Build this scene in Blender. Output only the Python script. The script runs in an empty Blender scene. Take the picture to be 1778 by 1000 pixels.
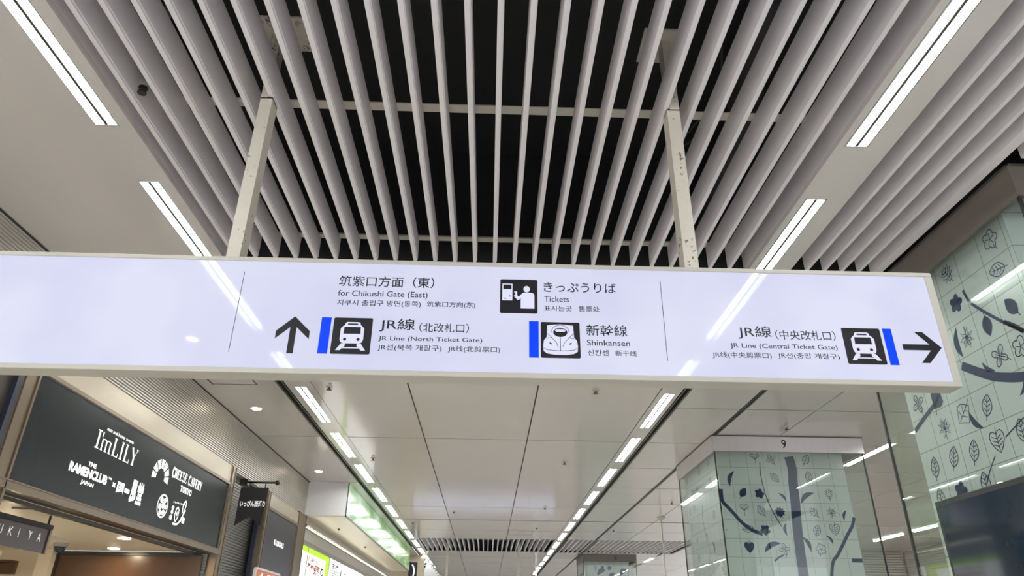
import bpy, bmesh, math, random
from mathutils import Vector, Matrix
random.seed(7)
SC = bpy.context.scene
COL = SC.collection
EYE = 1.6                      # camera height above the floor; heights below are given from eye level
H = 2.16                       # ceiling height above the eye

# ------------------------------------------------------------------ camera, world, exposure
cam_d = bpy.data.cameras.new('camera'); cam = bpy.data.objects.new('camera', cam_d); COL.objects.link(cam)
SC.camera = cam
F_PX, PITCH, YAW, ROLL = 1215.12, 0.464121, 0.0287078, 0.0103291
cam_d.sensor_fit = 'HORIZONTAL'; cam_d.sensor_width = 36.0; cam_d.lens = 36.0 * F_PX / 1778.0
cam_d.clip_start = 0.05; cam_d.clip_end = 200
_fw = Vector((math.sin(YAW)*math.cos(PITCH), math.cos(YAW)*math.cos(PITCH), math.sin(PITCH)))
_r0 = Vector((math.cos(YAW), -math.sin(YAW), 0)); _u0 = _r0.cross(_fw)
_r = math.cos(ROLL)*_r0 + math.sin(ROLL)*_u0; _u = -math.sin(ROLL)*_r0 + math.cos(ROLL)*_u0
_m = Matrix((_r, _u, -_fw)).transposed().to_4x4(); _m.translation = (0, 0, EYE)
cam.matrix_world = _m

world = bpy.data.worlds.new('world'); SC.world = world; world.use_nodes = True
_bg = world.node_tree.nodes['Background']
_bg.inputs[0].default_value = (0.92, 0.96, 1.0, 1); _bg.inputs[1].default_value = 2.8
SC.view_settings.view_transform = 'Standard'; SC.view_settings.look = 'None'
SC.view_settings.gamma = 1.0; SC.view_settings.use_curve_mapping = False
SC.view_settings.exposure = 0.0
SC.cycles.use_denoising = True
SC.cycles.max_bounces = 10; SC.cycles.diffuse_bounces = 6; SC.cycles.glossy_bounces = 5
SC.cycles.transparent_max_bounces = 16; SC.cycles.sample_clamp_indirect = 6.0
TUBE = 72.0                    # radiance of the fluorescent tubes
DOWN = 45.0                    # radiance of the round downlights
SIGN = 0.645                    # radiance of the lit sign faces

# ------------------------------------------------------------------ materials
def mat(name, col, rough=0.5, metal=0.0, spec=0.5, emit=None, es=0.0, var=0.0, vscale=6.0, bump=0.0, bscale=200.0, stretch=None, coat=0.0):
    m = bpy.data.materials.new(name); m.use_nodes = True
    nt = m.node_tree; b = nt.nodes['Principled BSDF']
    b.inputs['Base Color'].default_value = (*col, 1)
    b.inputs['Roughness'].default_value = rough; b.inputs['Metallic'].default_value = metal
    b.inputs['Specular IOR Level'].default_value = spec
    b.inputs['Coat Weight'].default_value = coat; b.inputs['Coat Roughness'].default_value = 0.05
    if emit: b.inputs['Emission Color'].default_value = (*emit, 1); b.inputs['Emission Strength'].default_value = es
    if var or bump:
        tc = nt.nodes.new('ShaderNodeTexCoord'); mp = nt.nodes.new('ShaderNodeMapping')
        nt.links.new(tc.outputs['Object'], mp.inputs[0])
        if stretch: mp.inputs['Scale'].default_value = stretch
        if var:
            nz = nt.nodes.new('ShaderNodeTexNoise'); nz.inputs['Scale'].default_value = vscale; nz.inputs['Detail'].default_value = 3
            nt.links.new(mp.outputs[0], nz.inputs['Vector'])
            mx = nt.nodes.new('ShaderNodeMix'); mx.data_type = 'RGBA'
            mx.inputs[6].default_value = tuple(c*(1-var) for c in col)+(1,)
            mx.inputs[7].default_value = tuple(min(1, c*(1+var)) for c in col)+(1,)
            nt.links.new(nz.outputs[0], mx.inputs[0]); nt.links.new(mx.outputs[2], b.inputs['Base Color'])
        if bump:
            n2 = nt.nodes.new('ShaderNodeTexNoise'); n2.inputs['Scale'].default_value = bscale
            nt.links.new(mp.outputs[0], n2.inputs['Vector'])
            bp = nt.nodes.new('ShaderNodeBump'); bp.inputs['Strength'].default_value = bump; bp.inputs['Distance'].default_value = 0.002
            nt.links.new(n2.outputs[0], bp.inputs['Height']); nt.links.new(bp.outputs[0], b.inputs['Normal'])
    return m

M = {}
M['panel'] = mat('painted_ceiling_panel', (0.67, 0.63, 0.612), 0.12, 0, 0.6, var=0.03, vscale=1.2)
M['panel_matt'] = mat('matt_ceiling_panel', (0.66, 0.62, 0.60), 0.34, 0, 0.5, var=0.03, vscale=0.8)
M['slat'] = mat('painted_slat', (0.77, 0.735, 0.765), 0.55, var=0.06, vscale=3, stretch=(1, .2, 1))
M['rail'] = mat('painted_rail', (0.58, 0.55, 0.48), 0.5, var=0.08, vscale=8)
M['black'] = mat('black_void_paint', (0.012, 0.012, 0.013), 0.8, var=0.3, vscale=2)
M['dark_duct'] = mat('dark_duct_wrap', (0.035, 0.032, 0.034), 0.7, var=0.3, vscale=14, bump=0.4, bscale=40)
M['groove'] = mat('dark_groove', (0.05, 0.047, 0.043), 0.6, var=0.1)
M['trackmetal'] = mat('dark_track_metal', (0.13, 0.125, 0.115), 0.35, 0.6, var=0.1)
M['lampwhite'] = mat('white_reflector', (0.86, 0.90, 0.86), 0.3, var=0.01)
M['tube'] = mat('fluorescent_tube', (0.9, 0.9, 0.9), 0.4, emit=(0.97, 1.0, 0.97), es=TUBE, var=0.01)
M['holder'] = mat('lamp_holder', (0.3, 0.3, 0.3), 0.5, var=0.05)
M['downlight'] = mat('warm_downlight_lens', (0.9, 0.9, 0.85), 0.4, emit=(1.0, 0.9, 0.72), es=DOWN, var=0.01)
M['warmlens'] = mat('shop_downlight_lens', (0.9, 0.85, 0.75), 0.4, emit=(1.0, 0.82, 0.55), es=230, var=0.01)
M['railglow'] = mat('warm_rail_glow', (0.9, 0.88, 0.8), 0.4, emit=(1.0, 0.93, 0.78), es=7, var=0.01)
M['chrome'] = mat('chrome', (0.75, 0.74, 0.72), 0.15, 1.0, var=0.03)
M['sprinkler'] = mat('dark_brass', (0.10, 0.085, 0.07), 0.4, 0.5, var=0.1)
M['housing'] = mat('sign_housing_paint', (0.50, 0.48, 0.43), 0.45, var=0.05, vscale=5)
M['hanger'] = mat('hanger_paint', (0.60, 0.56, 0.48), 0.5, var=0.08, vscale=18)
def speckle(m):
    nt = m.node_tree; N = nt.nodes; L = nt.links; b = N['Principled BSDF']; old = b.inputs['Base Color'].links[0].from_socket
    tc = N.new('ShaderNodeTexCoord'); nz = N.new('ShaderNodeTexNoise'); nz.inputs['Scale'].default_value = 70; nz.inputs['Detail'].default_value = 4; L.new(tc.outputs['Object'], nz.inputs['Vector'])
    n2 = N.new('ShaderNodeTexNoise'); n2.inputs['Scale'].default_value = 9; L.new(tc.outputs['Object'], n2.inputs['Vector'])
    ad = N.new('ShaderNodeMath'); ad.operation = 'ADD'; L.new(nz.outputs[0], ad.inputs[0]); L.new(n2.outputs[0], ad.inputs[1])
    gt = N.new('ShaderNodeMath'); gt.operation = 'GREATER_THAN'; gt.inputs[1].default_value = 1.24; L.new(ad.outputs[0], gt.inputs[0])
    mx = N.new('ShaderNodeMix'); mx.data_type = 'RGBA'; mx.inputs[7].default_value = (0.16, 0.13, 0.10, 1); L.new(gt.outputs[0], mx.inputs[0]); L.new(old, mx.inputs[6]); L.new(mx.outputs[2], b.inputs['Base Color'])
speckle(M['hanger'])
M['ink'] = mat('black_vinyl', (0.012, 0.011, 0.015), 0.45, 0, 0.25, var=0.05)
M['bluevinyl'] = mat('blue_vinyl', (0.0, 0.02, 0.35), 0.4, 0, 0.15, var=0.03, emit=(0.0, 0.05, 0.78), es=0.75)
M['steel'] = mat('brushed_steel', (0.55, 0.53, 0.53), 0.3, 0.85, var=0.05, vscale=30, stretch=(1, 1, .02))
M['shadedband'] = mat('shaded_band', (0.20, 0.175, 0.15), 0.4, 0.5, var=0.06, vscale=6)  # head band metal with the shade put into a darker colour
M['band'] = mat('pale_steel_band', (0.76, 0.71, 0.74), 0.32, 0.4, var=0.05, vscale=20, stretch=(1, 1, .05))
M['bronze'] = mat('bronze_steel', (0.22, 0.168, 0.12), 0.32, 0.75, var=0.06, vscale=20, stretch=(1, 1, .05))
M['beige_metal'] = mat('beige_metal_strip', (0.50, 0.43, 0.335), 0.33, 0.4, var=0.03, vscale=4)
M['ribdark'] = mat('dark_ribbed_metal', (0.20, 0.19, 0.175), 0.3, 0.5, var=0.06, vscale=5)
M['rib'] = mat('ribbed_metal', (0.66, 0.63, 0.59), 0.36, 0.5, var=0.04, vscale=5)
M['blackpanel'] = mat('charcoal_sign_panel', (0.010, 0.014, 0.015), 0.25, 0, 0.15, var=0.08, vscale=2)
M['greypanel'] = mat('slate_sign_panel', (0.036, 0.034, 0.048), 0.28, 0, 0.3, var=0.06, vscale=2)
M['darkbrown'] = mat('dark_brown_panel', (0.035, 0.027, 0.024), 0.35, 0, 0.3, var=0.1)
M['navy'] = mat('navy_frame', (0.018, 0.022, 0.04), 0.3, var=0.05)
M['letteremit'] = mat('emissive_white_letters', (0.85, 0.85, 0.84), 0.4, emit=(1, 1, 0.98), es=0.75, var=0.01)  # white letters with some emission
M['letterwhite'] = mat('glowing_white_print', (0.85, 0.86, 0.86), 0.5, emit=(1, 1, 1), es=0.45, var=0.01)  # print with a little glow put in to keep it white
M['cloth'] = mat('black_flag', (0.014, 0.012, 0.014), 0.7, var=0.1, bump=0.2, bscale=120)
M['iron'] = mat('black_iron', (0.02, 0.018, 0.018), 0.4, 0.3, var=0.1)
M['cream'] = mat('cream_paint', (0.72, 0.62, 0.46), 0.5, var=0.03)
M['shopceil'] = mat('shop_ceiling_paint', (0.76, 0.67, 0.52), 0.45, var=0.02)
M['wood'] = mat('brown_wood_door', (0.075, 0.036, 0.018), 0.28, 0, 0.5, var=0.12, vscale=3, stretch=(3, 3, .25))
M['smoke'] = mat('smoked_acrylic', (0.075, 0.048, 0.036), 0.16, 0, 0.25, var=0.08, vscale=3)
M['boxwhite'] = mat('white_laminate', (0.82, 0.81, 0.83), 0.3, var=0.02)
M['boxbeige'] = mat('beige_gloss_soffit', (0.86, 0.78, 0.62), 0.32, 0, 0.4, var=0.02)
M['posterwhite'] = mat('lit_poster_white', (0.8, 0.8, 0.78), 0.3, emit=(1, 1, 0.97), es=1.3, var=0.01)
M['posterlime'] = mat('lit_poster_lime', (0.45, 0.75, 0.02), 0.3, emit=(0.50, 0.85, 0.02), es=0.8, var=0.01)
M['posterred'] = mat('poster_red', (0.55, 0.05, 0.03), 0.4, var=0.05)
M['postergrey'] = mat('poster_grey', (0.25, 0.25, 0.25), 0.4, var=0.05)
M['orange'] = mat('orange_sign', (0.50, 0.13, 0.045), 0.35, emit=(0.6, 0.16, 0.06), es=0.25, var=0.03)
M['screen'] = mat('black_glass_blue_reflection', (0.012, 0.026, 0.045), 0.06, 0, 0.6, var=0.1)  # the bluish reflection is put into the base colour
M['leafink'] = mat('dark_blue_leaf_ink', (0.012, 0.025, 0.09), 0.5, var=0.25, vscale=40)
M['floor'] = mat('pale_stone_floor', (0.74, 0.71, 0.66), 0.25, var=0.06, vscale=2)
M['wallwhite'] = mat('white_wall_paint', (0.62, 0.6, 0.57), 0.5, var=0.03)
M['seal'] = mat('black_sealant', (0.02, 0.022, 0.022), 0.4, var=0.05)
M['numink'] = mat('number_ink', (0.01, 0.01, 0.01), 0.4, var=0.02)

def sign_face_mat():
    m = mat('lit_sign_acrylic', (0.10, 0.10, 0.11), 0.04, 0, 0.12)
    nt = m.node_tree; b = nt.nodes['Principled BSDF']
    tc = nt.nodes.new('ShaderNodeTexCoord'); nz = nt.nodes.new('ShaderNodeTexNoise'); nz.inputs['Scale'].default_value = 2.2
    cr = nt.nodes.new('ShaderNodeValToRGB')
    cr.color_ramp.elements[0].position = 0.35; cr.color_ramp.elements[0].color = (0.86, 0.87, 1.18, 1)
    cr.color_ramp.elements[1].position = 0.65; cr.color_ramp.elements[1].color = (0.98, 1.0, 1.26, 1)
    nt.links.new(tc.outputs['Object'], nz.inputs['Vector']); nt.links.new(nz.outputs[0], cr.inputs[0])
    nt.links.new(cr.outputs[0], b.inputs['Emission Color']); b.inputs['Emission Strength'].default_value = SIGN
    return m
M['signface'] = sign_face_mat()

def tile_mat(name, ax, off_u, off_v, pitch):
    m = mat(name, (0.50, 0.60, 0.55), 0.22, 0, 0.5)
    nt = m.node_tree; b = nt.nodes['Principled BSDF']; N = nt.nodes; L = nt.links
    g = N.new('ShaderNodeNewGeometry'); sp = N.new('ShaderNodeSeparateXYZ'); L.new(g.outputs['Position'], sp.inputs[0])
    def lines(sock, off):
        a = N.new('ShaderNodeMath'); a.operation = 'SUBTRACT'; L.new(sock, a.inputs[0]); a.inputs[1].default_value = off
        d = N.new('ShaderNodeMath'); d.operation = 'DIVIDE'; L.new(a.outputs[0], d.inputs[0]); d.inputs[1].default_value = pitch
        p = N.new('ShaderNodeMath'); p.operation = 'PINGPONG'; L.new(d.outputs[0], p.inputs[0]); p.inputs[1].default_value = 0.5
        c = N.new('ShaderNodeMath'); c.operation = 'LESS_THAN'; L.new(p.outputs[0], c.inputs[0]); c.inputs[1].default_value = 0.011
        return c.outputs[0]
    sepn = N.new('ShaderNodeSeparateXYZ'); L.new(g.outputs['True Normal'], sepn.inputs[0])
    ab = N.new('ShaderNodeMath'); ab.operation = 'ABSOLUTE'; L.new(sepn.outputs['X'], ab.inputs[0])
    mu = N.new('ShaderNodeMix'); L.new(ab.outputs[0], mu.inputs[0]); L.new(lines(sp.outputs['X'], off_u[0]), mu.inputs[2]); L.new(lines(sp.outputs['Y'], off_u[1]), mu.inputs[3])
    mxx = N.new('ShaderNodeMath'); mxx.operation = 'MAXIMUM'; L.new(mu.outputs[0], mxx.inputs[0]); L.new(lines(sp.outputs['Z'], off_v), mxx.inputs[1])
    nz = N.new('ShaderNodeTexNoise'); nz.inputs['Scale'].default_value = 1.5
    c1 = N.new('ShaderNodeMix'); c1.data_type = 'RGBA'; c1.inputs[6].default_value = (0.56, 0.60, 0.595, 1); c1.inputs[7].default_value = (0.61, 0.65, 0.64, 1)
    L.new(g.outputs['Position'], nz.inputs['Vector']); L.new(nz.outputs[0], c1.inputs[0])
    c2 = N.new('ShaderNodeMix'); c2.data_type = 'RGBA'; c2.inputs[7].default_value = (0.27, 0.29, 0.25, 1)
    L.new(mxx.outputs[0], c2.inputs[0]); L.new(c1.outputs[2], c2.inputs[6]); L.new(c2.outputs[2], b.inputs['Base Color'])
    return m
M['tile_far'] = tile_mat('leaf_tile_far', 0, (2.612, 8.15), EYE+0.826, 0.1968)
M['tile_near'] = tile_mat('leaf_tile_near', 0, (2.66, 3.065), EYE+0.842, 0.1985)

def glass_mat():
    m = bpy.data.materials.new('green_tint_glass'); m.use_nodes = True
    nt = m.node_tree; N = nt.nodes; L = nt.links; N.clear()
    o = N.new('ShaderNodeOutputMaterial'); t = N.new('ShaderNodeBsdfTransparent'); g = N.new('ShaderNodeBsdfGlossy')
    t.inputs[0].default_value = (0.945, 0.975, 0.96, 1); g.inputs['Roughness'].default_value = 0.0
    ge = N.new('ShaderNodeNewGeometry'); dt = N.new('ShaderNodeVectorMath'); dt.operation = 'DOT_PRODUCT'
    L.new(ge.outputs['Incoming'], dt.inputs[0]); L.new(ge.outputs['Normal'], dt.inputs[1])
    def mth(op, a, b=None, c=None):
        n = N.new('ShaderNodeMath'); n.operation = op
        for i, q in enumerate((a, b, c)):
            if q is None: continue
            if isinstance(q, (int, float)): n.inputs[i].default_value = q
            else: L.new(q, n.inputs[i])
        return n.outputs[0]
    ab = mth('ABSOLUTE', dt.outputs['Value']); fr5 = mth('POWER', mth('SUBTRACT', 1.0, ab), 5.0)
    nz = N.new('ShaderNodeTexNoise'); nz.inputs['Scale'].default_value = 1.0
    f0 = mth('MULTIPLY_ADD', nz.outputs[0], 0.01, 0.04)
    cl = N.new('ShaderNodeMath'); cl.operation = 'MULTIPLY_ADD'; cl.inputs[1].default_value = 0.93; L.new(fr5, cl.inputs[0]); L.new(f0, cl.inputs[2])
    mx = N.new('ShaderNodeMixShader'); L.new(cl.outputs[0], mx.inputs[0]); L.new(t.outputs[0], mx.inputs[1]); L.new(g.outputs[0], mx.inputs[2])
    L.new(mx.outputs[0], o.inputs[0]); return m
M['glass'] = glass_mat()

def green_mat():
    m = mat('lit_greenery_print', (0.06, 0.10, 0.05), 0.2, 0, 0.4)
    nt = m.node_tree; b = nt.nodes['Principled BSDF']; N = nt.nodes; L = nt.links
    tc = N.new('ShaderNodeTexCoord'); mp = N.new('ShaderNodeMapping'); mp.inputs['Scale'].default_value = (1, .55, 1.6)
    L.new(tc.outputs['Object'], mp.inputs[0])
    nz = N.new('ShaderNodeTexNoise'); nz.inputs['Scale'].default_value = 1.3; nz.inputs['Detail'].default_value = 5; L.new(mp.outputs[0], nz.inputs['Vector'])
    cr = N.new('ShaderNodeValToRGB'); e = cr.color_ramp.elements
    e[0].position = .32; e[0].color = (0.04, 0.12, 0.02, 1); e[1].position = .74; e[1].color = (0.66, 0.80, 0.62, 1)
    k = e.new(.46); k.color = (0.12, 0.28, 0.07, 1); k2 = e.new(.56); k2.color = (0.24, 0.43, 0.19, 1)
    L.new(nz.outputs[0], cr.inputs[0]); L.new(cr.outputs[0], b.inputs['Emission Color']); b.inputs['Emission Strength'].default_value = 0.75
    return m
M['green'] = green_mat()

# ------------------------------------------------------------------ mesh helpers
class MB:
    def __init__(s): s.v = []; s.f = []
    def add(s, vs, fs):
        n = len(s.v); s.v += [tuple(v) for v in vs]; s.f += [tuple(i+n for i in f) for f in fs]; return s
    def box(s, x0, x1, y0, y1, z0, z1):
        x0, x1 = min(x0, x1), max(x0, x1); y0, y1 = min(y0, y1), max(y0, y1); z0, z1 = min(z0, z1), max(z0, z1)
        return s.add([(x0,y0,z0),(x1,y0,z0),(x1,y1,z0),(x0,y1,z0),(x0,y0,z1),(x1,y0,z1),(x1,y1,z1),(x0,y1,z1)],
                     [(0,3,2,1),(4,5,6,7),(0,1,5,4),(1,2,6,5),(2,3,7,6),(3,0,4,7)])
    def cyl(s, p0, p1, r0, r1=None, n=14, cap=True):
        r1 = r0 if r1 is None else r1
        p0 = Vector(p0); p1 = Vector(p1); a = (p1-p0).normalized()
        u = a.orthogonal().normalized(); w = a.cross(u)
        vs = [p0+(u*math.cos(t)+w*math.sin(t))*r0 for t in (2*math.pi*i/n for i in range(n))]
        vs += [p1+(u*math.cos(t)+w*math.sin(t))*r1 for t in (2*math.pi*i/n for i in range(n))]
        fs = [(i, (i+1) % n, n+(i+1) % n, n+i) for i in range(n)]
        if cap: fs += [tuple(range(n))[::-1], tuple(range(n, 2*n))]
        return s.add(vs, fs)
    def lathe(s, c, prof, n=20, axis=(0, 0, 1)):
        # prof: list of (radius, offset along axis)
        a = Vector(axis).normalized(); u = a.orthogonal().normalized(); w = a.cross(u); c = Vector(c)
        base = len(s.v); vs = []; fs = []
        for r, h in prof:
            vs += [c+a*h+(u*math.cos(t)+w*math.sin(t))*max(r, 1e-4) for t in (2*math.pi*i/n for i in range(n))]
        for k in range(len(prof)-1):
            fs += [(k*n+i, k*n+(i+1) % n, (k+1)*n+(i+1) % n, (k+1)*n+i) for i in range(n)]
        fs += [tuple(range(n))[::-1], tuple(range((len(prof)-1)*n, len(prof)*n))]
        return s.add(vs, fs)
    def tube(s, pts, r, n=8):
        for a, b in zip(pts[:-1], pts[1:]): s.cyl(a, b, r, n=n)
        return s
    def poly(s, pts): return s.add(pts, [tuple(range(len(pts)))])
    def prism(s, pts, d):
        n = len(pts); d = Vector(d); vs = [Vector(p) for p in pts]; vs2 = [p+d for p in vs]
        return s.add(vs+vs2, [tuple(range(n))[::-1], tuple(range(n, 2*n))]+[(i, (i+1) % n, n+(i+1) % n, n+i) for i in range(n)])
    def build(s, name, m, parent=None, bevel=0.0, smooth=False, origin=None):
        me = bpy.data.meshes.new(name)
        if parent is not None: o0 = Vector(parent['_o'])
        elif origin is not None: o0 = Vector(origin)
        else:
            xs, ys, zs = zip(*s.v); o0 = Vector(((min(xs)+max(xs))/2, (min(ys)+max(ys))/2, min(zs)))
        me.from_pydata([tuple(Vector(v)-o0) for v in s.v], [], s.f); me.update()
        bm = bmesh.new(); bm.from_mesh(me)
        bmesh.ops.recalc_face_normals(bm, faces=bm.faces)
        if bevel: bmesh.ops.bevel(bm, geom=bm.edges[:], offset=bevel, segments=1, affect='EDGES')
        bm.to_mesh(me); bm.free()
        if smooth:
            for p in me.polygons: p.use_smooth = True
        me.materials.append(M[m])
        o = bpy.data.objects.new(name, me); COL.objects.link(o)
        if parent is not None: o.parent = parent
        else: o.location = o0+Vector((0, 0, EYE))
        o['_o'] = tuple(o0)
        return o

def tag(o, label, cat, group=None):
    o['label'] = label; o['category'] = cat; o['kind'] = 'thing'
    if group: o['group'] = group
    return o
def thing(name, label, cat, loc, group=None):
    o = bpy.data.objects.new(name, None); o.empty_display_size = 0.1; COL.objects.link(o)
    o.location = Vector(loc)+Vector((0, 0, EYE)); o['_o'] = tuple(loc)
    return tag(o, label, cat, group)
def struct(o): o['kind'] = 'structure'; return o
def dup(root, loc, label=None, group=None):
    r = root.copy(); COL.objects.link(r); r.location = Vector(loc)+Vector((0, 0, EYE)); r['_o'] = tuple(loc)
    if label: r['label'] = label
    if group: r['group'] = group
    for ch in root.children:
        c = ch.copy(); COL.objects.link(c); c.parent = r
        for g in ch.children:
            d = g.copy(); COL.objects.link(d); d.parent = c
    return r
ORD = ['first','second','third','fourth','fifth','sixth','seventh','eighth','ninth','tenth','eleventh','twelfth','thirteenth','fourteenth','fifteenth','sixteenth','seventeenth','eighteenth','nineteenth','twentieth',
       'twenty-first','twenty-second','twenty-third','twenty-fourth','twenty-fifth','twenty-sixth','twenty-seventh','twenty-eighth','twenty-ninth','thirtieth']

# lettering: returns glyph outlines of a text as a flat mesh
_tc = {}
def glyphs(body, bold=0.0):
    k = (body, bold)
    if k in _tc: return _tc[k]
    cu = bpy.data.curves.new('t', 'FONT'); cu.body = body; cu.resolution_u = 4; cu.offset = bold
    o = bpy.data.objects.new('t', cu); COL.objects.link(o)
    bpy.context.view_layer.update()
    me = bpy.data.meshes.new_from_object(o.evaluated_get(bpy.context.evaluated_depsgraph_get()))
    vs = [(v.co.x, v.co.y) for v in me.vertices]; fs = [tuple(p.vertices) for p in me.polygons]
    bpy.data.objects.remove(o); bpy.data.curves.remove(cu); bpy.data.meshes.remove(me)
    _tc[k] = (vs, fs); return vs, fs
def text(mb, P, body, u0, u1, v0, v1, bold=0.0, ref=None):
    # fit body between u0..u1; the ref characters (default: all) stand between v0 and v1.  P maps (u, v) to a point
    vs, fs = glyphs(body, bold); rv, _ = glyphs(ref, bold) if ref else (vs, fs)
    x0 = min(v[0] for v in vs); x1 = max(v[0] for v in vs); y0 = min(v[1] for v in rv); y1 = max(v[1] for v in rv)
    mb.add([P(u0+(x-x0)/(x1-x0)*(u1-u0), v0+(y-y0)/(y1-y0)*(v1-v0)) for x, y in vs], fs)

# flat drawing on a plane
def ribbon(mb, P, pts, w, closed=False, w2=None):
    n = len(pts); L = []; R = []
    for i, p in enumerate(pts):
        a = pts[i-1] if (i or closed) else p; b = pts[(i+1) % n] if (i < n-1 or closed) else p
        dx, dy = b[0]-a[0], b[1]-a[1]; l = math.hypot(dx, dy) or 1; ww = w if w2 is None else w+(w2-w)*i/(n-1)
        L.append(P(p[0]-dy/l*ww/2, p[1]+dx/l*ww/2)); R.append(P(p[0]+dy/l*ww/2, p[1]-dx/l*ww/2))
    m = n if closed else n-1
    mb.add(L+R, [(i, (i+1) % n, n+(i+1) % n, n+i) for i in range(m)])
def disc(mb, P, cx, cy, rx, ry=None, n=20):
    ry = ry or rx
    mb.poly([P(cx+rx*math.cos(2*math.pi*i/n), cy+ry*math.sin(2*math.pi*i/n)) for i in range(n)])
def rrect(x0, x1, y0, y1, r, n=5):
    o = []
    for cx, cy, a0 in ((x1-r, y1-r, 0), (x0+r, y1-r, 90), (x0+r, y0+r, 180), (x1-r, y0+r, 270)):
        for i in range(n+1):
            a = math.radians(a0+90*i/n); o.append((cx+r*math.cos(a), cy+r*math.sin(a)))
    return o
def fill(mb, P, pts): mb.poly([P(*p) for p in pts])

# ------------------------------------------------------------------ the setting: floor, walls, ceiling
struct(MB().box(-7, 12, -9, 36, -1.7, -1.6).build('floor', 'floor'))
Y0, Y1 = -8.0, 34.0            # length of concourse that is built
SL0, SL1 = -1.5, 3.962         # open slat ceiling over the near sign
FS0, FS1 = 17.94, 20.87        # open slat ceiling farther down
T = 0.03
GAP = 0.007
def seam(y): return 0.045 if abs(y-14.95) < .01 else 0.012
def panels(mb, x0, x1, y0, y1, xs=(), ys=(), t=T):
    X = [x0]+[x for x in xs if x0 < x < x1]+[x1]; Yv = [y0]+[y for y in ys if y0 < y < y1]+[y1]
    for a, b in zip(X[:-1], X[1:]):
        for c, d in zip(Yv[:-1], Yv[1:]):
            mb.box(a+GAP*(a != x0), b-GAP*(b != x1), c+(c != y0)*seam(c), d-(d != y1)*seam(d), H, H+t)
SEAM_Y = [8.44, 13.4, 14.95, 16.5, 22.3, 24.0, 25.6, 28.4]
SEAM_YR = [7.02, 8.46, 9.9, 11.35, 12.8, 14.95, 16.5, 22.3, 24, 25.6, 28.4]
LX = (-1.905, -1.80); RX = (1.693, 1.805)      # light troughs
PITCH_L, LEN_L, LY = 1.705, 1.245, 3.145
light_y = [LY+PITCH_L*k for k in range(-6, 15)]
c = MB()
# centre field, in front of and behind the slats
for ya, yb in ((SL1+.10, FS0), (FS1, Y1)): panels(c, -1.72, 1.69-.06, ya, yb, (-.80, .445), SEAM_Y)
c.box(-1.72, 1.63, Y0, SL0-.02, H, H+T)
# left field from the wall to the light row
panels(c, -2.812, -2.06, 4.06, Y1, (), [8.44, 11.25])
panels(c, -1.975, LX[0]-.003, 4.06, Y1, (), ())
panels(c, LX[1]+.003, -1.725, 4.06, Y1, (), ())
for a, b in ((-2.812, LX[0]-.003), (LX[1]+.003, -1.735)): c.box(a, b, Y0, 4.055, H, H+T)
# right trough panel
for a, b in ((1.655, RX[0]-.003), (RX[1]+.003, 1.925)): c.box(a, b, Y0, 4.055, H, H+T)
panels(c, 1.64, RX[0]-.003, 4.06, Y1, (), ()); panels(c, RX[1]+.003, 1.845, 4.06, Y1, (), ())
# filler plates between the lights
ends = [Y0]+[q for y in light_y for q in (y-.006, y+LEN_L+.006)]+[Y1]
for a, b in zip(ends[::2], ends[1::2]):
    for x in (LX, RX): c.box(x[0]-.003, x[1]+.003, a, b, H, H+T)
# right field and the side aisle beyond the pillars
for ya, yb in ((4.06, FS0), (FS1, Y1)):
    panels(c, 1.93, 2.60, ya, yb, (), SEAM_YR)
    panels(c, 2.66, 4.84, ya, yb, (3.4,), SEAM_YR)
    panels(c, 4.93, 9.17, ya, yb, (6.4, 7.9), SEAM_YR); panels(c, 9.27, 11.02, ya, yb, (), SEAM_YR)
    c.box(9.17, 9.27, ya, yb, H+.001, H+T)
c.box(5.2, 11.0, FS0, FS1, H, H+T); c.box(2.6, 11, Y0, SL0-.02, H, H+T); c.box(6.0, 11.0, SL0-.02, 4.06, H, H+T)
c.box(4.84, 6.0, 2.85, 4.06, H, H+T)
r_y = [8.30-1.705*k for k in range(-9, 3)]
r_y.sort(); e2 = [4.06]+[q for y in r_y for q in (y, y+LEN_L)]+[FS0]
rr = sorted(r_y)
prev = 4.06
for y in rr:
    if y > 4.06:
        c.box(4.84, 4.93, prev, y-.004, H, H+T); prev = y+LEN_L+.004
c.box(4.84, 4.93, prev, max(prev+.1, Y1), H, H+T)
struct(c.build('ceiling', 'panel'))
# upstands that close the edges of the panels beside the open slats
u = MB()
u.box(-1.745, -1.735, SL0, 4.05, H+T, H+.20); u.box(1.655, 1.665, SL0, 4.05, H+T, H+.2); u.box(1.915, 1.925, SL0, 4.05, H+T, H+.2)
u.box(2.47, 2.53, 2.0, 3.99, H-.0, H+.16); u.box(2.47, 2.53, SL0, 2.0, H, H+.16)
struct(u.build('trim_1', 'slat'))
# dark plenum above the openings
v = MB()
v.box(-2.9, 11.1, Y0, Y1, H+.95, H+1.0)
v.box(-1.9, 6.0, 4.065, 4.085, H+.03, H+.95); v.box(-1.9, 6.0, SL0-.05, SL0-.03, H+.03, H+.95)
v.box(-1.9, 5.2, FS0-.03, FS0-.01, H+.03, H+.95); v.box(-1.9, 5.2, FS1+.01, FS1+.03, H+.03, H+.95)
v.box(-1.97, -1.95, Y0, 4.07, H+.12, H+.95); v.box(6.0, 6.02, SL0, 4.07, H+.03, H+.95)
v.box(-2.07, -1.965, 4.07, Y1, H+.05, H+.06); v.box(1.83, 1.94, 4.07, Y1, H+.05, H+.06); v.box(2.59, 2.67, 4.07, Y1, H+.05, H+.06)
struct(v.build('ceiling_void', 'black'))
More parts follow.
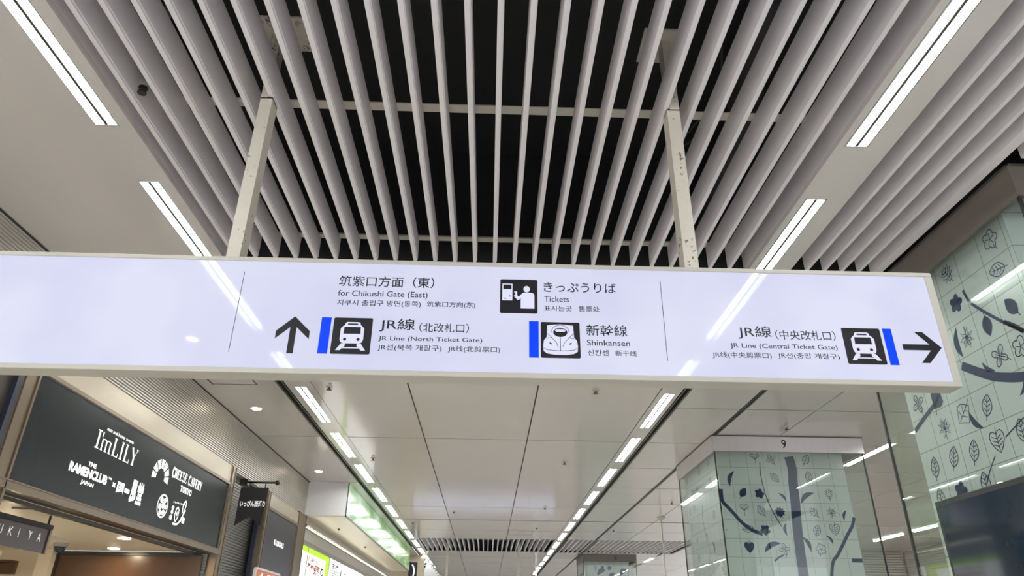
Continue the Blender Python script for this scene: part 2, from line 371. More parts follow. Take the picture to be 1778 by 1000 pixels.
# thin dark backing seen through the seams
g = MB()
for ya, yb in ((4.09, FS0-.04), (FS1+.04, Y1)):
    for x in (-.80, .445, 3.4, 6.4, 7.9, 9.4): g.box(x-.03, x+.03, ya, yb, H+T+.002, H+T+.006)
for y in SEAM_Y: g.box(-1.72, 1.63, y-.06, y+.06, H+T+.007, H+T+.011)
for y in SEAM_YR: g.box(1.95, 11, y-.06, y+.06, H+T+.007, H+T+.011)
g.box(-2.86, -2.811, Y0, 11.25, H-.012, H+T); g.box(-2.82, -2.07, 8.41, 8.47, H+T+.007, H+T+.011)
struct(g.build('trim_2', 'groove'))
# slotted tracks beside the light rows: a metal channel in each slot
for i, (a, b, ya, yb) in enumerate(((-2.05, -1.985, 4.08, 20.0), (1.855, 1.92, 4.08, 33), (2.61, 2.65, 4.08, 33))):
    t = MB(); t.box(a, a+.012, ya, yb, H-.004, H+.045); t.box(b-.012, b, ya, yb, H-.004, H+.045); t.box(a, b, ya, yb, H+.040, H+.046)
    struct(t.build('trim_%d' % (3+i), 'trackmetal'))

# left wall: fine horizontal ribs above the shop signs
def ribs(x, y0, y1, z0, z1, n, d=0.012, flip=1):
    mb = MB(); p = (z1-z0)/n; vs = []
    for i in range(n):
        for f, dd in ((0, 0), (.35, d), (.75, d), (.98, 0)): vs.append((z0+(i+f)*p, dd))
    vs.append((z1, 0)); m = len(vs)
    mb.add([(x+flip*b, y0, a) for a, b in vs]+[(x+flip*b, y1, a) for a, b in vs], [(i, i+1, m+i+1, m+i) for i in range(m-1)])
    mb.box(x-flip*.03, x-flip*.001, y0, y1, z0, z1); return mb
w = ribs(-2.835, Y0, 7.98, 1.62, H-.01, 24, .02)
w2 = ribs(-2.835, 7.99, 11.25, 1.62, H-.01, 24, .02); w.add(w2.v, w2.f)
struct(w.build('wall_left', 'rib'))
# shop front below: solid pieces
lw = MB()
lw.box(-2.95, -2.845, 11.25, Y1, -1.6, H+T)
struct(lw.build('wall_left_far', 'wallwhite'))
al = ribs(-2.92, 7.70, 9.24, -1.6, 1.66, 110, d=0.008); al.box(-3.05, -2.96, 7.7, 11.25, -1.6, H)
struct(MB().box(-2.87, -2.82, 9.045, 9.10, -1.6, 1.45).build('trim_40', 'navy'))
struct(al.build('wall_left_alcove', 'ribdark'))
st = MB(); st.box(-2.83, -2.775, 4.0, 7.86, 1.465, 1.64)
struct(st.build('trim_6', 'beige_metal', bevel=.003))
st = MB(); st.box(-2.83, -2.775, 9.18, 10.74, 1.465, 1.62)
struct(st.build('trim_7', 'beige_metal', bevel=.003))
st = MB(); st.box(-2.83, -2.775, -2, 3.98, 1.465, 1.64)
struct(st.build('trim_8', 'beige_metal', bevel=.003))
# bronze posts of the shop fronts
for i, (a, b, z1, mm) in enumerate(((4.03, 4.195, 1.465, 'bronze'), (7.71, 7.86, 1.64, 'bronze'), (9.10, 9.24, 1.64, 'bronze'), (10.72, 11.2, 1.64, 'bronze'))):
    p = MB(); p.box(-2.86, -2.77, a, b, -1.6, z1); p.box(-2.77, -2.762, a+.02, a+.03, -1.6, z1); p.box(-2.77, -2.762, b-.03, b-.02, -1.6, z1)
    struct(p.build('trim_%d' % (9+i), mm))
# right side: far walls with ribbed shutters
wr = MB(); wr.box(11.03, 11.1, Y0, 19.6, -1.6, H+T); wr.box(8.0, 11.03, 19.44, 19.6, -1.6, H+T)
struct(wr.build('wall_right', 'wallwhite'))
struct(MB().box(-2.9, 11.2, Y1, Y1+.1, -1.6, H+1).build('wall_back', 'wallwhite'))
sh = ribs(10.985, 12.0, 19.3, -1.6, H-.02, 60, d=.012, flip=-1)
tag(sh.build('roller_shutter', 'rib'), 'grey ribbed roller shutter along the far right side wall', 'shutter')
mb = MB(); n = 60; p = (H-.02+1.6)/n
for i in range(n): mb.box(8.05, 10.95, 19.375, 19.40, -1.6+i*p, -1.6+(i+.72)*p)
tag(mb.build('roller_shutter', 'rib'), 'grey ribbed roller shutter facing the camera at the far right end', 'shutter')

# ------------------------------------------------------------------ ceiling slats
SP, X0S = 0.12713, 0.0016
def slat_mb(x, y0, y1, z0=H, h=0.15, w=0.026):
    m = MB(); m.box(x-w/2, x+w/2, y0, y1, z0+.012, z0+h); m.box(x-w/2, x+w/2-.004, y0, y1, z0, z0+.012); return m
first = None
for k in range(-13, 13):
    x = X0S+SP*k
    lab = ('white ceiling slat over the lit sign, %s from the left light row' % ORD[k+13]) if k <= 0 else ('white ceiling slat over the lit sign, %s from the right light row' % ORD[12-k])
    if first is None: first = slat_mb(x, SL0, SL1).build('ceiling_baffle', 'slat'); o = first
    else:
        o = first.copy(); COL.objects.link(o); o.location.x = x
    tag(o, lab, 'slat', 'slats of the open ceiling over the sign')
for i, x in enumerate((2.035, 2.15, 2.265, 2.378)):
    o = first.copy(); COL.objects.link(o); o.location.x = x
    tag(o, 'grey-white ceiling slat right of the right light row, %s from the lights' % ORD[i], 'slat', 'slats between right lights and pillar')
nf = slat_mb(2.62, SL0, 2.74).build('ceiling_baffle', 'slat')
tag(nf, 'short ceiling slat ending at the near tiled pillar, nearest the aisle', 'slat', 'slats ending at the near pillar')
for i in range(1, 10):
    o = nf.copy(); COL.objects.link(o); o.location.x = 2.62+SP*i
    tag(o, 'short ceiling slat in the top right corner before the near pillar, %s past its corner' % ORD[i], 'slat', 'slats ending at the near pillar')
ff = None
FX = [X0S+SP*k for k in range(-13, 13)]+[1.98+SP*k for k in range(25)]
for i, x in enumerate(FX):
    if ff is None: ff = slat_mb(x, FS0+.01, FS1-.01).build('ceiling_baffle', 'slat'); o = ff
    else: o = ff.copy(); COL.objects.link(o); o.location.x = x
    lab = ('small far ceiling slat between the light rows, %s from the left row' % ORD[i]) if i < 26 else ('small far ceiling slat right of the right light row, %s from it' % ORD[i-26])
    tag(o, lab, 'slat', 'slats of the far open ceiling')
# rails above the slats
for (ya, yb, lab) in ((2.648, 2.703, 'cream cross rail above the slats, level with the sign hangers'), (3.905, 3.955, 'cream cross rail above the slat ends just over the sign')):
    m = MB(); m.box(-1.73, 1.65, ya, yb, H+.152, H+.158); m.box(-1.73, 1.65, yb-.006, yb, H+.158, H+.19)
    tag(m.build('slat_rail', 'rail'), lab, 'rail')
m = MB(); m.box(-1.73, 5.1, 19.4, 19.45, H+.152, H+.19)
tag(m.build('slat_rail', 'rail'), 'thin cross rail above the far ceiling slats', 'rail')
# ducts, pipes and cables dimly seen above the slats
m = MB(); pts = [(.9+.25*math.sin(t*.5)*.3+t*.08, 1.2+t*.35, H+.5+.03*math.sin(t)) for t in range(9)]; m.tube(pts, .085, 12)
tag(m.build('air_duct', 'dark_duct', smooth=True), 'dark flexible air duct above the slats beside the right hanger', 'duct')
m = MB(); m.tube([(-1.7, 2.05, H+.76), (2.4, 2.05, H+.76)], .03, 10)
tag(m.build('pipe', 'dark_duct', smooth=True), 'dark pipe running across above the slats near the top', 'pipe')
for i, (x, y, lab) in enumerate(((1.02, 2.3, 'thin black cables hanging above the slats right of the right hanger'), (-1.42, 2.6, 'thin black cable hanging above the slats left of the left hanger'))):
    m = MB()
    for j in range(3 if i == 0 else 1):
        m.tube([(x+.03*j+.1*math.sin(t*.4+j), y+.14*t, H+.42-.16*math.sin(math.pi*t/8)) for t in range(9)], .005, 6)
    tag(m.build('cable', 'groove'), lab, 'cable')

# ------------------------------------------------------------------ fluorescent lights
def make_light(x, y, label, group):
    t = thing('ceiling_light', label, 'light', (x, y, H), group)
    hw = 0.0525; d = 0.075; L = LEN_L
    m = MB()
    # open trough: two walls, top, two ends, thin flange
    m.box(x-hw, x-hw+.003, y, y+L, H-.002, H+d); m.box(x+hw-.003, x+hw, y, y+L, H-.002, H+d)
    m.box(x-hw, x+hw, y, y+L, H+d, H+d+.003); m.box(x-hw, x+hw, y, y+.003, H-.002, H+d); m.box(x-hw, x+hw, y+L-.003, y+L, H-.002, H+d)
    m.build('housing', 'lampwhite', t)
    MB().cyl((x, y+.03, H+.032), (x, y+L-.03, H+.032), .024, n=14).build('tube', 'tube', t, smooth=True)
    for q in (y+.018, y+L-.018): MB().box(x-.012, x+.012, q-.012, q+.012, H+.03, H+d).build('lamp_holder', 'holder', t)
    MB().box(x-.007, x+.007, y+.004, y+L-.004, H-.002, H+.004).build('centre_louvre', 'groove', t)
    return t
lp = None
for side, xs in (('left', LX), ('right', RX)):
    for i, y in enumerate(light_y):
        x = (xs[0]+xs[1])/2
        n = i-6                       # 0: the one whose far end the sign hides
        if n == 0: lab = 'fluorescent trough light of the %s row just above the sign top edge' % side
        elif n == -1: lab = 'long fluorescent trough light in the top %s corner' % side
        elif n < -1: lab = 'fluorescent trough light of the %s row overhead, %s behind the corner one' % (side, ORD[-n-2])
        elif n == 1: continue
        elif n >= 2: lab = 'twin-strip fluorescent light of the %s row, %s beyond the sign' % (side, ORD[n-2])
        if lp is None: o = lp = make_light(x, y, lab, 'fluorescent trough lights')
        else: o = dup(lp, (x, y, H), lab)
for i, y in enumerate(light_y):     # the pair hidden right behind the sign still lights the place
    if i-6 == 1:
        for side, xs in (('left', LX), ('right', RX)):
            dup(lp, ((xs[0]+xs[1])/2, y, H), 'fluorescent trough light of the %s row directly behind the lit sign' % side)
q = 0
for y in rr:
    if 4.06 < y < 22 and not (FS0-1.2 < y < FS1):
        q += 1; dup(lp, (4.885, y, H), 'fluorescent light in the side aisle right of the pillars, %s from the front' % ORD[q-1])

tl = None
for i, y in enumerate((11.0, 12.7, 14.4, 16.1)):
    lab = 'slim surface light in the outer right aisle, %s from the front' % ORD[i]
    if tl is None:
        t = tl = thing('ceiling_light', lab, 'light', (9.22, y, H), 'slim lights of the outer right aisle')
        MB().box(9.18, 9.26, y, y+1.25, H-.012, H).build('housing', 'lampwhite', t)
        MB().box(9.185, 9.255, y+.01, y+1.24, H-.016, H-.012).build('diffuser', 'tube', t)
    else: dup(tl, (9.22, y, H), lab)
# round downlights in the left ceiling
def make_down(x, y, z, label, lens='downlight', r=.052, group=None):
    t = thing('downlight', label, 'light', (x, y, z), group)
    m = MB(); m.lathe((x, y, z), [(r*1.18, -.004), (r*1.18, 0.0), (r, .001), (r, -.004)], 24); m.build('ring', 'lampwhite', t)
    MB().lathe((x, y, z), [(r, -.003), (r*.96, -.006), (.01, -.008)], 24).build('lens', lens, t)
    return t
d0 = make_down(-2.495, 7.31, H, 'round downlight in left ceiling, above the charcoal shop sign', group='round downlights of the left ceiling')
dup(d0, (-2.5, 10.44, H), 'round downlight in left ceiling, just before the white boxed soffit')
dup(d0, (-2.448, -.46, H), 'round downlight overhead that shines back from the lit sign face')
dup(d0, (-2.47, 4.25, H), 'round downlight in left ceiling behind the lit sign')

# sprinklers, detectors, hatches
def sprinkler(x, y, label, first=[None]):
    if first[0] is None:
        t = first[0] = thing('fire_sprinkler', label, 'sprinkler', (x, y, H), 'small ceiling sprinklers')
        MB().lathe((x, y, H), [(.034, -.001), (.03, -.008), (.014, -.012)], 16).build('rose', 'rail', t)
        MB().lathe((x, y, H), [(.012, -.010), (.010, -.03), (.026, -.032), (.026, -.036), (.006, -.038)], 12).build('deflector', 'sprinkler', t)
        return t
    return dup(first[0], (x, y, H), label)
for x, y, l in ((-1.568, 6.53, 'dark sprinkler head right of the first left twin-strip light beyond the sign'), (1.008, 6.49, 'dark sprinkler head left of the first right light beyond the sign'),
                (-1.576, 9.53, 'sprinkler head beside the third light of the left row'), (1.015, 9.58, 'sprinkler head beside the third light of the right row'),
                (-.669, 13.91, 'sprinkler head on the left centre panel seam, farther down'), (1.03, 13.3, 'sprinkler head with hanging tip beside the fifth right light'),
                (-1.58, 15.34, 'sprinkler head beyond the thick ceiling joint, left'), (1.05, 15.93, 'sprinkler head beyond the thick ceiling joint, right'),
                (3.326, 7.645, 'dark dome sprinkler above the number nine on the pillar'), (3.2, 12.56, 'sprinkler head left of the far pillar pole'), (2.755, 16.11, 'sprinkler head before the far slats on the right')):
    sprinkler(x, y, l)
def hatch(x0, x1, y0, y1, label, w=.012):
    m = MB()
    for a in ((x0, x1, y0, y0+w), (x0, x1, y1-w, y1), (x0, x0+w, y0, y1), (x1-w, x1, y0, y1)): m.box(*a, H-.0015, H+.001)
    return tag(m.build('access_hatch', 'trackmetal'), label, 'hatch', 'ceiling access hatches')
hatch(-2.69, -2.25, 5.9, 6.53, 'square access hatch outline in left ceiling just below the lit sign', .016)
hatch(-.6+1.05, 1.0, 16.35, 17.2, 'faint access hatch outline in centre ceiling before the far slats', .008)
# sprinkler pipe end between the left slats
t = thing('fire_sprinkler', 'silver sprinkler pipe end between the two leftmost slats', 'sprinkler', (-1.5875, 2.452, H+.04))
MB().lathe((-1.5875, 2.452, H+.04), [(.022, -.012), (.024, 0), (.026, .03), (.026, .05), (.032, .055), (.034, .07), (.034, .10), (.03, .115), (.02, .12), (.02, .9)], 18).build('pipe_fitting', 'steel', t, smooth=False)
MB().lathe((-1.5875, 2.452, H+.04), [(.012, -.05), (.019, -.046), (.019, -.036), (.010, -.03), (.010, -.02), (.020, -.018), (.020, -.010), (.012, -.006)], 18).build('head', 'iron', t)

# ------------------------------------------------------------------ the hanging station sign
SY = 2.45
def sign(dy, label, x_shift=0.0):
    Y = SY+dy; t = thing('station_sign', label, 'sign', (-.13+x_shift, Y+.0425, .856))
    xl, xr, zb, zt, dp = -2.03+x_shift, 1.765+x_shift, .858, 1.339, .085
    m = MB()
    # housing: top, bottom, ends and a middle web, faces left open
    m.box(xl, xr, Y, Y+dp, zb, zb+.020); m.box(xl, xr, Y, Y+dp, zt-.018, zt)
    m.box(xl, xl+.03, Y, Y+dp, zb+.02, zt-.018); m.box(xr-.03, xr, Y, Y+dp, zb+.02, zt-.018)
    m.build('housing', 'housing', t, bevel=.002)
    MB().box(xl+.03, xr-.03, Y+.004, Y+.010, zb+.020, zt-.018).build('lit_face', 'signface', t)
    MB().box(xl+.03, xr-.03, Y+dp-.010, Y+dp-.004, zb+.020, zt-.018).build('lit_face', 'signface', t)
    for hx0, hx1 in ((-1.063, -1.010), (.766, .823)):
        h = MB(); hx0 += x_shift; hx1 += x_shift
        nx0, nx1 = (hx0, hx1-.0225) if hx0 < 0 else (hx0+.0135, hx1)     # narrowed where it passes between two slats
        for a, b, z0, z1 in ((hx0, hx1, zt, H-.004), (nx0, nx1, H-.004, H+.42)):
            h.box(a, b, Y+.006, Y+.012, z0, z1); h.box(a, a+.006, Y+.012, Y+.079, z0, z1); h.box(b-.006, b, Y+.012, Y+.079, z0, z1)
            h.box(a+.006, b-.006, Y+.073, Y+.079, z0, z1)
        h.box(hx0, hx1, Y+.006, Y+.079, H-.010, H-.004)
        ho = h.build('hanger', 'hanger', t)
        pl = MB(); px = (hx0+hx1)/2; pl.box(px-.11, px+.11, Y-.06, Y+.15, H+.42, H+.43)
        pl.add(*[[(px-.05, Y+.04, H+.42), (px-.05, Y+.046, H+.42), (px-.05, Y+.046, H+.34), (px-.05, Y+.04, H+.34), (px-.1, Y+.04, H+.42), (px-.1, Y+.046, H+.42)], [(0, 1, 2, 3), (0, 3, 4), (1, 2, 5), (3, 2, 5, 4)]])
        po = pl.build('mounting_plate', 'hanger', t); po.parent = ho
        bt = MB()
        for bx in (-.085, .085):
            for by in (-.03, .12): bt.lathe((px+bx, Y+by, H+.42), [(.012, 0), (.012, -.01), (.005, -.012), (.005, -.022)], 10)
        bo = bt.build('bolt', 'steel', t); bo.parent = ho
    return t
near_sign = sign(0, 'long white lit station sign hanging across the walkway on two posts')
PF = lambda u, v: (u, SY+.0030, v)                # front face
PF2 = lambda u, v: (u, SY+.0024, v)
PB = lambda u, v: (.3388*1.0-u, SY+.082, v)       # back face, mirrored
PB2 = lambda u, v: (.3388*1.0-u, SY+.0826, v)

def ticket_icon(P, P2, mk, t):
    a = MB(); fill(a, P, rrect(.0243, .1702, 1.1201, 1.2664, .006)); sq = a.build('pictogram', 'ink', t)
    w = MB(); x0, z1 = .0243, 1.2664; U = lambda px, py: (x0+px*.1459/290, z1-py*.1463/262)
    q = lambda x, y: P2(*U(x, y))
    for r in ((17, 95, 35, 42), (17, 24, 42, 78), (88, 95, 42, 78), (17, 95, 78, 165)): w.poly([q(r[0], r[2]), q(r[1], r[2]), q(r[1], r[3]), q(r[0], r[3])])
    disc(w, lambda x, y: q(x, y), 206, 75, 25, 25, 24)
    w.poly([q(*p) for p in ((108, 94), (132, 94), (132, 124), (145, 136), (175, 105), (190, 102), (240, 102), (262, 110), (266, 125), (266, 225), (160, 225), (160, 145), (147, 160), (135, 160), (106, 130), (118, 118))])
    k = w.build('white_figure', mk, t); k.parent = sq
    b = MB(); disc(b, lambda x, y: PX(P2, q(x, y)), 76, 132, 5); 
    b.poly([PX(P2, q(*p)) for p in ((28, 147), (48, 147), (48, 153), (28, 153))])
    k = b.build('machine_detail', 'ink', t); k.parent = sq
    return sq
def PX(P2, p):
    d = -0.0006 if P2 is PF2 else 0.0006
    return (p[0], p[1]+d, p[2])
M['iconwhite'] = mat('lit_icon_white', (0.2, 0.2, 0.22), 0.1, emit=(0.9, 0.91, 1.2), es=SIGN, var=0.01)
def train_icon(x0, x1, z0, z1, t):
    a = MB(); fill(a, PF, rrect(x0, x1, z0, z1, .006)); sq = a.build('pictogram', 'ink', t)
    U = lambda px, py: (x0+px*(x1-x0)/100, z1-py*(z1-z0)/100)
    w = MB(); P2 = lambda x, y: PF2(*U(x, y))
    body = [(30, 20), (31, 15), (35, 12), (65, 12), (69, 15), (70, 20), (75, 24), (80, 30), (80, 60), (77, 68), (69, 71), (31, 71), (23, 68), (20, 60), (20, 30), (25, 24)]
    w.poly([P2(*p) for p in body])
    for s in (1, -1): w.poly([P2(50+s*(x-50), y) for x, y in ((65, 71), (75, 71), (88, 90), (76, 90), (72, 84), (65, 78))][::s])
    ribbon(w, P2, [(28, 83), (72, 83)], 3)
    k = w.build('white_train', 'iconwhite', t); k.parent = sq
    b = MB(); P3 = lambda x, y: PX(PF2, P2(x, y))
    b.poly([P3(*p) for p in ((37, 16), (63, 16), (63, 20), (37, 20))]); b.poly([P3(*p) for p in ((29, 26), (71, 26), (72, 45), (28, 45))])
    disc(b, P3, 33, 60, 4.2); disc(b, P3, 67, 60, 4.2)
    k = b.build('train_window', 'ink', t); k.parent = sq
    return sq
def bullet_icon(x0, x1, z0, z1, t):
    a = MB(); fill(a, PF, rrect(x0, x1, z0, z1, .006)); sq = a.build('pictogram', 'ink', t)
    U = lambda px, py: (x0+px*(x1-x0)/100, z1-py*(z1-z0)/100); P2 = lambda x, y: PF2(*U(x, y)); P3 = lambda x, y: PX(PF2, P2(x, y))
    w = MB()
    out = [(17, 9), (50, 6), (83, 9), (85, 42), (92, 52), (94, 66), (93, 82), (84, 88), (66, 91), (34, 91), (16, 88), (7, 82), (6, 66), (8, 52), (15, 42)]
    w.poly([P2(*p) for p in out]); k = w.build('white_train', 'iconwhite', t); k.parent = sq
    b = MB(); disc(b, P3, 50, 29, 18, 13, 28)
    E = [(50+22*math.cos(a), 26-17*math.sin(a)) for a in (math.radians(v) for v in range(-10, 195, 12))]
    ribbon(b, P3, E, 1.3)
    for s in (1, -1):
        fx = lambda x: 50+s*(x-50)
        ribbon(b, P3, [(fx(16), 32), (fx(28), 44), (fx(40), 58), (fx(44), 70)], 1.3)
        ribbon(b, P3, [(fx(14), 46), (fx(28), 44)], 1.3)
        b.poly([P3(fx(x), y) for x, y in ((21, 57), (27, 59), (29, 63), (23, 62))])
        ribbon(b, P3, [(fx(8), 73), (fx(16), 78), (fx(34), 80), (50, 80.5)], 1.4)
    ribbon(b, P3, [(50, 43), (50, 80)], 1.3)
    k = b.build('nose_line', 'ink', t); k.parent = sq
    wl = MB(); W3 = lambda x, y: PX(PF2, P3(x, y)); ribbon(wl, W3, [(36, 23), (41, 27), (45, 26), (50, 27), (55, 26), (59, 27), (64, 23)], 2.2)
    wl.poly([W3(*p) for p in ((38, 20), (62, 20), (59, 26), (41, 26))]); k = wl.build('windscreen_glint', 'iconwhite', t); k.parent = sq
    return sq
ticket_icon(PF, PF2, 'iconwhite', near_sign)
train_icon(-.6040, -.4572, .9382, 1.0858, near_sign); train_icon(1.3473, 1.498, .9405, 1.0887, near_sign)
bullet_icon(.1814, .3309, .9398, 1.0861, near_sign)
for a in ((-.651, -.614, .9384, 1.0854), (.1372, .1737, .9397, 1.0883), (1.5091, 1.5441, .9392, 1.0891)):
    m = MB(); fill(m, PF, [(a[0], a[2]), (a[1], a[2]), (a[1], a[3]), (a[0], a[3])]); m.build('blue_bar', 'bluevinyl', near_sign)
def arrow(cx, cy, ang, L, t):
    # pointing up at ang 0: shaft and two slanted arms
    s = L/150.0; pts = [(0, 75), (63, -15), (63, 13)]
    head = [(0, 75), (63, 15), (63, -17), (12, 30), (12, -75), (-12, -75), (-12, 30), (-63, -17), (-63, 15)]
    ca, sa = math.cos(ang), math.sin(ang)
    m = MB(); q = [PF(cx+(x*ca+y*sa)*s, cy+(-x*sa+y*ca)*s) for x, y in head]
    m.add(q, [(0, 1, 2, 3), (3, 4, 5, 6), (0, 3, 6), (0, 6, 7, 8)]); return m.build('arrow', 'ink', t)
arrow(-.7523, 1.0118, 0, .150, near_sign); arrow(1.650, 1.0142, math.pi/2, .152, near_sign)
for x, za, zb in ((-.9757, .938, 1.273), (.6585, .9376, 1.2754)):
    m = MB(); fill(m, PF, [(x-.0011, za), (x+.0011, za), (x+.0011, zb), (x-.0011, zb)]); m.build('divider_line', 'ink', near_sign)
TXT = [('筑紫口方面（東）', -.6046, -.2346, 1.2201, 1.2661, '筑', .006), ('for Chikushi Gate (East)', -.6027, -.2571, 1.1781, 1.2024, 'fh', .004), ('지쿠시 출입구 방면(동쪽)', -.6026, -.2807, 1.1374, 1.1619, '지', .006),
       ('筑紫口方向(东)', -.2572, -.0709, 1.1394, 1.1631, '筑', .006), ('JR線', -.4301, -.2968, 1.0323, 1.0788, 'JR', .004), ('（北改札口）', -.2798, -.092, 1.0341, 1.0703, '北', .004),
       ('JR Line (North Ticket Gate)', -.4299, -.04, .9914, 1.0135, 'JL', .003), ('JR선(북쪽 개찰구)', -.4293, -.191, .9534, .9769, 'JR', .005), ('JR线(北剪票口)', -.1675, .0278, .9535, .9763, 'JR', .005),
       ('きっぷうりば', .1949, .4803, 1.2154, 1.259, None, .006), ('Tickets', .1965, .2929, 1.1725, 1.1965, 'T', .004), ('표사는곳', .1955, .3034, 1.1326, 1.1568, None, .006), ('售票处', .3295, .4115, 1.1332, 1.1574, None, .006),
       ('新幹線', .3558, .5133, 1.033, 1.0801, None, .006), ('Shinkansen', .3572, .5204, .9929, 1.0169, 'Sk', .004), ('신칸센', .3581, .4376, .9528, .9764, None, .006), ('新干线', .4616, .5433, .9528, .9761, None, .006),
       ('JR線', .9416, 1.0717, 1.0343, 1.0806, 'JR', .004), ('（中央改札口）', 1.0858, 1.3197, 1.0345, 1.0738, '中', .004), ('JR Line (Central Ticket Gate)', .9044, 1.3183, .9912, 1.0158, 'JL', .004),
       ('JR线(中央剪票口)', .8315, 1.0573, .9522, .9751, 'JR', .005), ('JR선(중앙 개찰구)', 1.0823, 1.3192, .9544, .9769, 'JR', .005)]
for b, u0, u1, v0, v1, ref, bo in TXT:
    m = MB(); text(m, PF, b, u0, u1, v0, v1, bo, ref); m.build('lettering', 'ink', near_sign)
# the other side of the sign carries the ticket symbol too (seen in the pillar glass)
ticket_icon(PB, PB2, 'iconwhite', near_sign)
m = MB(); text(m, PB, 'きっぷうりば', .1949, .4803, 1.2154, 1.259, .006); m.build('lettering', 'ink', near_sign)
far_sign = sign(19.2-SY, 'second lit sign of the walkway, its two posts dropping from the far slats')

# ------------------------------------------------------------------ tiled pillars behind glass
def leaf_shape(kind):
    pts = []; veins = []
    if kind == 'leaf':
        n = 12
        R = [(.34*math.sin(math.pi*min(1, t/n))**.8*(1-.25*t/n), -.45+.95*t/n) for t in range(n+1)]
        pts = R+[(-x, y) for x, y in R[::-1][1:-1]]
        veins = [[(0, -.62), (0, .42)]]+[[(0, y), (s*.2, y+.16)] for y in (-.25, -.05, .15) for s in (1, -1)]
    elif kind == 'square':
        pts = [(-.4, -.4), (.3, -.45), (.42, .3), (-.1, .42), (-.38, .3)]; veins = [[(.42, .6), (.3, .35), (-.3, -.35)], [(.1, .1), (.35, .05)], [(-.1, -.1), (.25, -.2)], [(0, 0), (-.05, .35)], [(-.15, -.15), (-.3, .15)]]
    elif kind == 'heart':
        pts = [(0, .28), (.14, .42), (.32, .42), (.44, .25), (.42, .02), (.25, -.25), (0, -.48), (-.25, -.25), (-.42, .02), (-.44, .25), (-.32, .42), (-.14, .42)]
        veins = [[(.06, .58), (0, .3), (0, -.4)]]+[[(0, y), (s*.3, y+.14)] for y in (.1, -.06, -.22) for s in (1, -1)]
    elif kind == 'ginkgo':
        pts = [(0, -.1), (.2, .1), (.45, .22), (.36, .38), (.18, .42), (.06, .3), (0, .36), (-.06, .3), (-.18, .42), (-.36, .38), (-.45, .22), (-.2, .1)]
        veins = [[(0, -.55), (0, .2)], [(0, -.1), (.25, .3)], [(0, -.1), (-.25, .3)]]
    elif kind == 'clover':
        for q in range(4):
            a0 = q*math.pi/2+.5
            for i in range(9):
                a = a0+(i-4)*.17; r = .12+.36*math.sin(math.pi*i/8); pts.append((r*math.cos(a), r*math.sin(a)))
        veins = [[(0, 0), (.2, -.3), (.28, -.6)]]+[[(0, 0), (.3*math.cos(.5+q*math.pi/2), .3*math.sin(.5+q*math.pi/2))] for q in range(4)]
    elif kind == 'flower':
        for i in range(40):
            a = 2*math.pi*i/40; r = .30+.15*abs(math.cos(2.5*a)); pts.append((r*math.cos(a), r*math.sin(a)))
        veins = [[(0, 0), (.3*math.cos(a), .3*math.sin(a))] for a in (.3, 1.5, 2.8, 4.1, 5.3)]+[[(.1, -.3), (.25, -.58)]]
    elif kind in ('maple', 'monstera'):
        L = 7 if kind == 'maple' else 9
        for i in range(L*2):
            a = math.pi*(-.38)+math.pi*1.76*i/(L*2-1); r = .48 if i % 2 else (.2 if kind == 'maple' else .34); pts.append((r*math.cos(a), r*math.sin(a)))
        veins = [[(0, -.55), (0, .35)]]+[[(0, -.1), (s*x, y)] for x, y in ((.3, .2), (.32, -.05), (.16, .34)) for s in (1, -1)]
    elif kind == 'fern':
        pts = [(0, -.4), (.14, -.3), (.1, -.22), (.34, -.12), (.2, -.04), (.42, .1), (.22, .12), (.36, .3), (.14, .28), (.1, .46), (0, .36), (-.12, .44), (-.14, .26), (-.36, .28), (-.24, .1), (-.42, .06), (-.2, -.06), (-.34, -.16), (-.12, -.2), (-.14, -.32)]
        veins = [[(0, -.58), (0, .3)]]+[[(0, y), (s*.25, y+.13)] for y in (-.2, 0, .15) for s in (1, -1)]
    return pts, veins
def draw_leaf(mb, P, P2, kind, u, v, ang, filled, size=.135, sx=1):
    pts, veins = leaf_shape(kind); a = math.radians(ang); ca, sa = math.cos(a), math.sin(a)
    tr = lambda p: (u+sx*(p[0]*ca+p[1]*sa)*size, v+(-p[0]*sa+p[1]*ca)*size)
    if filled:
        fill(mb, P, [tr(p) for p in pts])
        ribbon(mb, P, [tr(p) for p in veins[0]], .006)
    else:
        ribbon(mb, P, [tr(p) for p in pts], .0062, True)
        for q in veins: ribbon(mb, P2, [tr(p) for p in q], .0046)
def blade(mb, P, u0, v0, u1, v1, k=.16, sgn=1):
    pts = []; dx, dy = u1-u0, v1-v0
    for i in range(11):
        t = i/10; w = math.sin(math.pi*t)**.8*k; pts.append((u0+dx*t-dy*(w+.12*math.sin(math.pi*t)*sgn), v0+dy*t+dx*(w+.12*math.sin(math.pi*t)*sgn)))
    for i in range(9, 0, -1):
        t = i/10; w = -math.sin(math.pi*t)**.8*k*.55; pts.append((u0+dx*t-dy*(w+.12*math.sin(math.pi*t)*sgn), v0+dy*t+dx*(w+.12*math.sin(math.pi*t)*sgn)))
    fill(mb, P, pts)
def smooth_line(pts, k=4):
    out = []
    for i in range(len(pts)-1):
        p0 = pts[max(0, i-1)]; p1 = pts[i]; p2 = pts[i+1]; p3 = pts[min(len(pts)-1, i+2)]
        for j in range(k):
            t = j/k
            out.append(tuple(.5*((2*p1[d])+(-p0[d]+p2[d])*t+(2*p0[d]-5*p1[d]+4*p2[d]-p3[d])*t*t+(-p0[d]+3*p1[d]-3*p2[d]+p3[d])*t**3) for d in (0, 1)))
    out.append(pts[-1]); return out

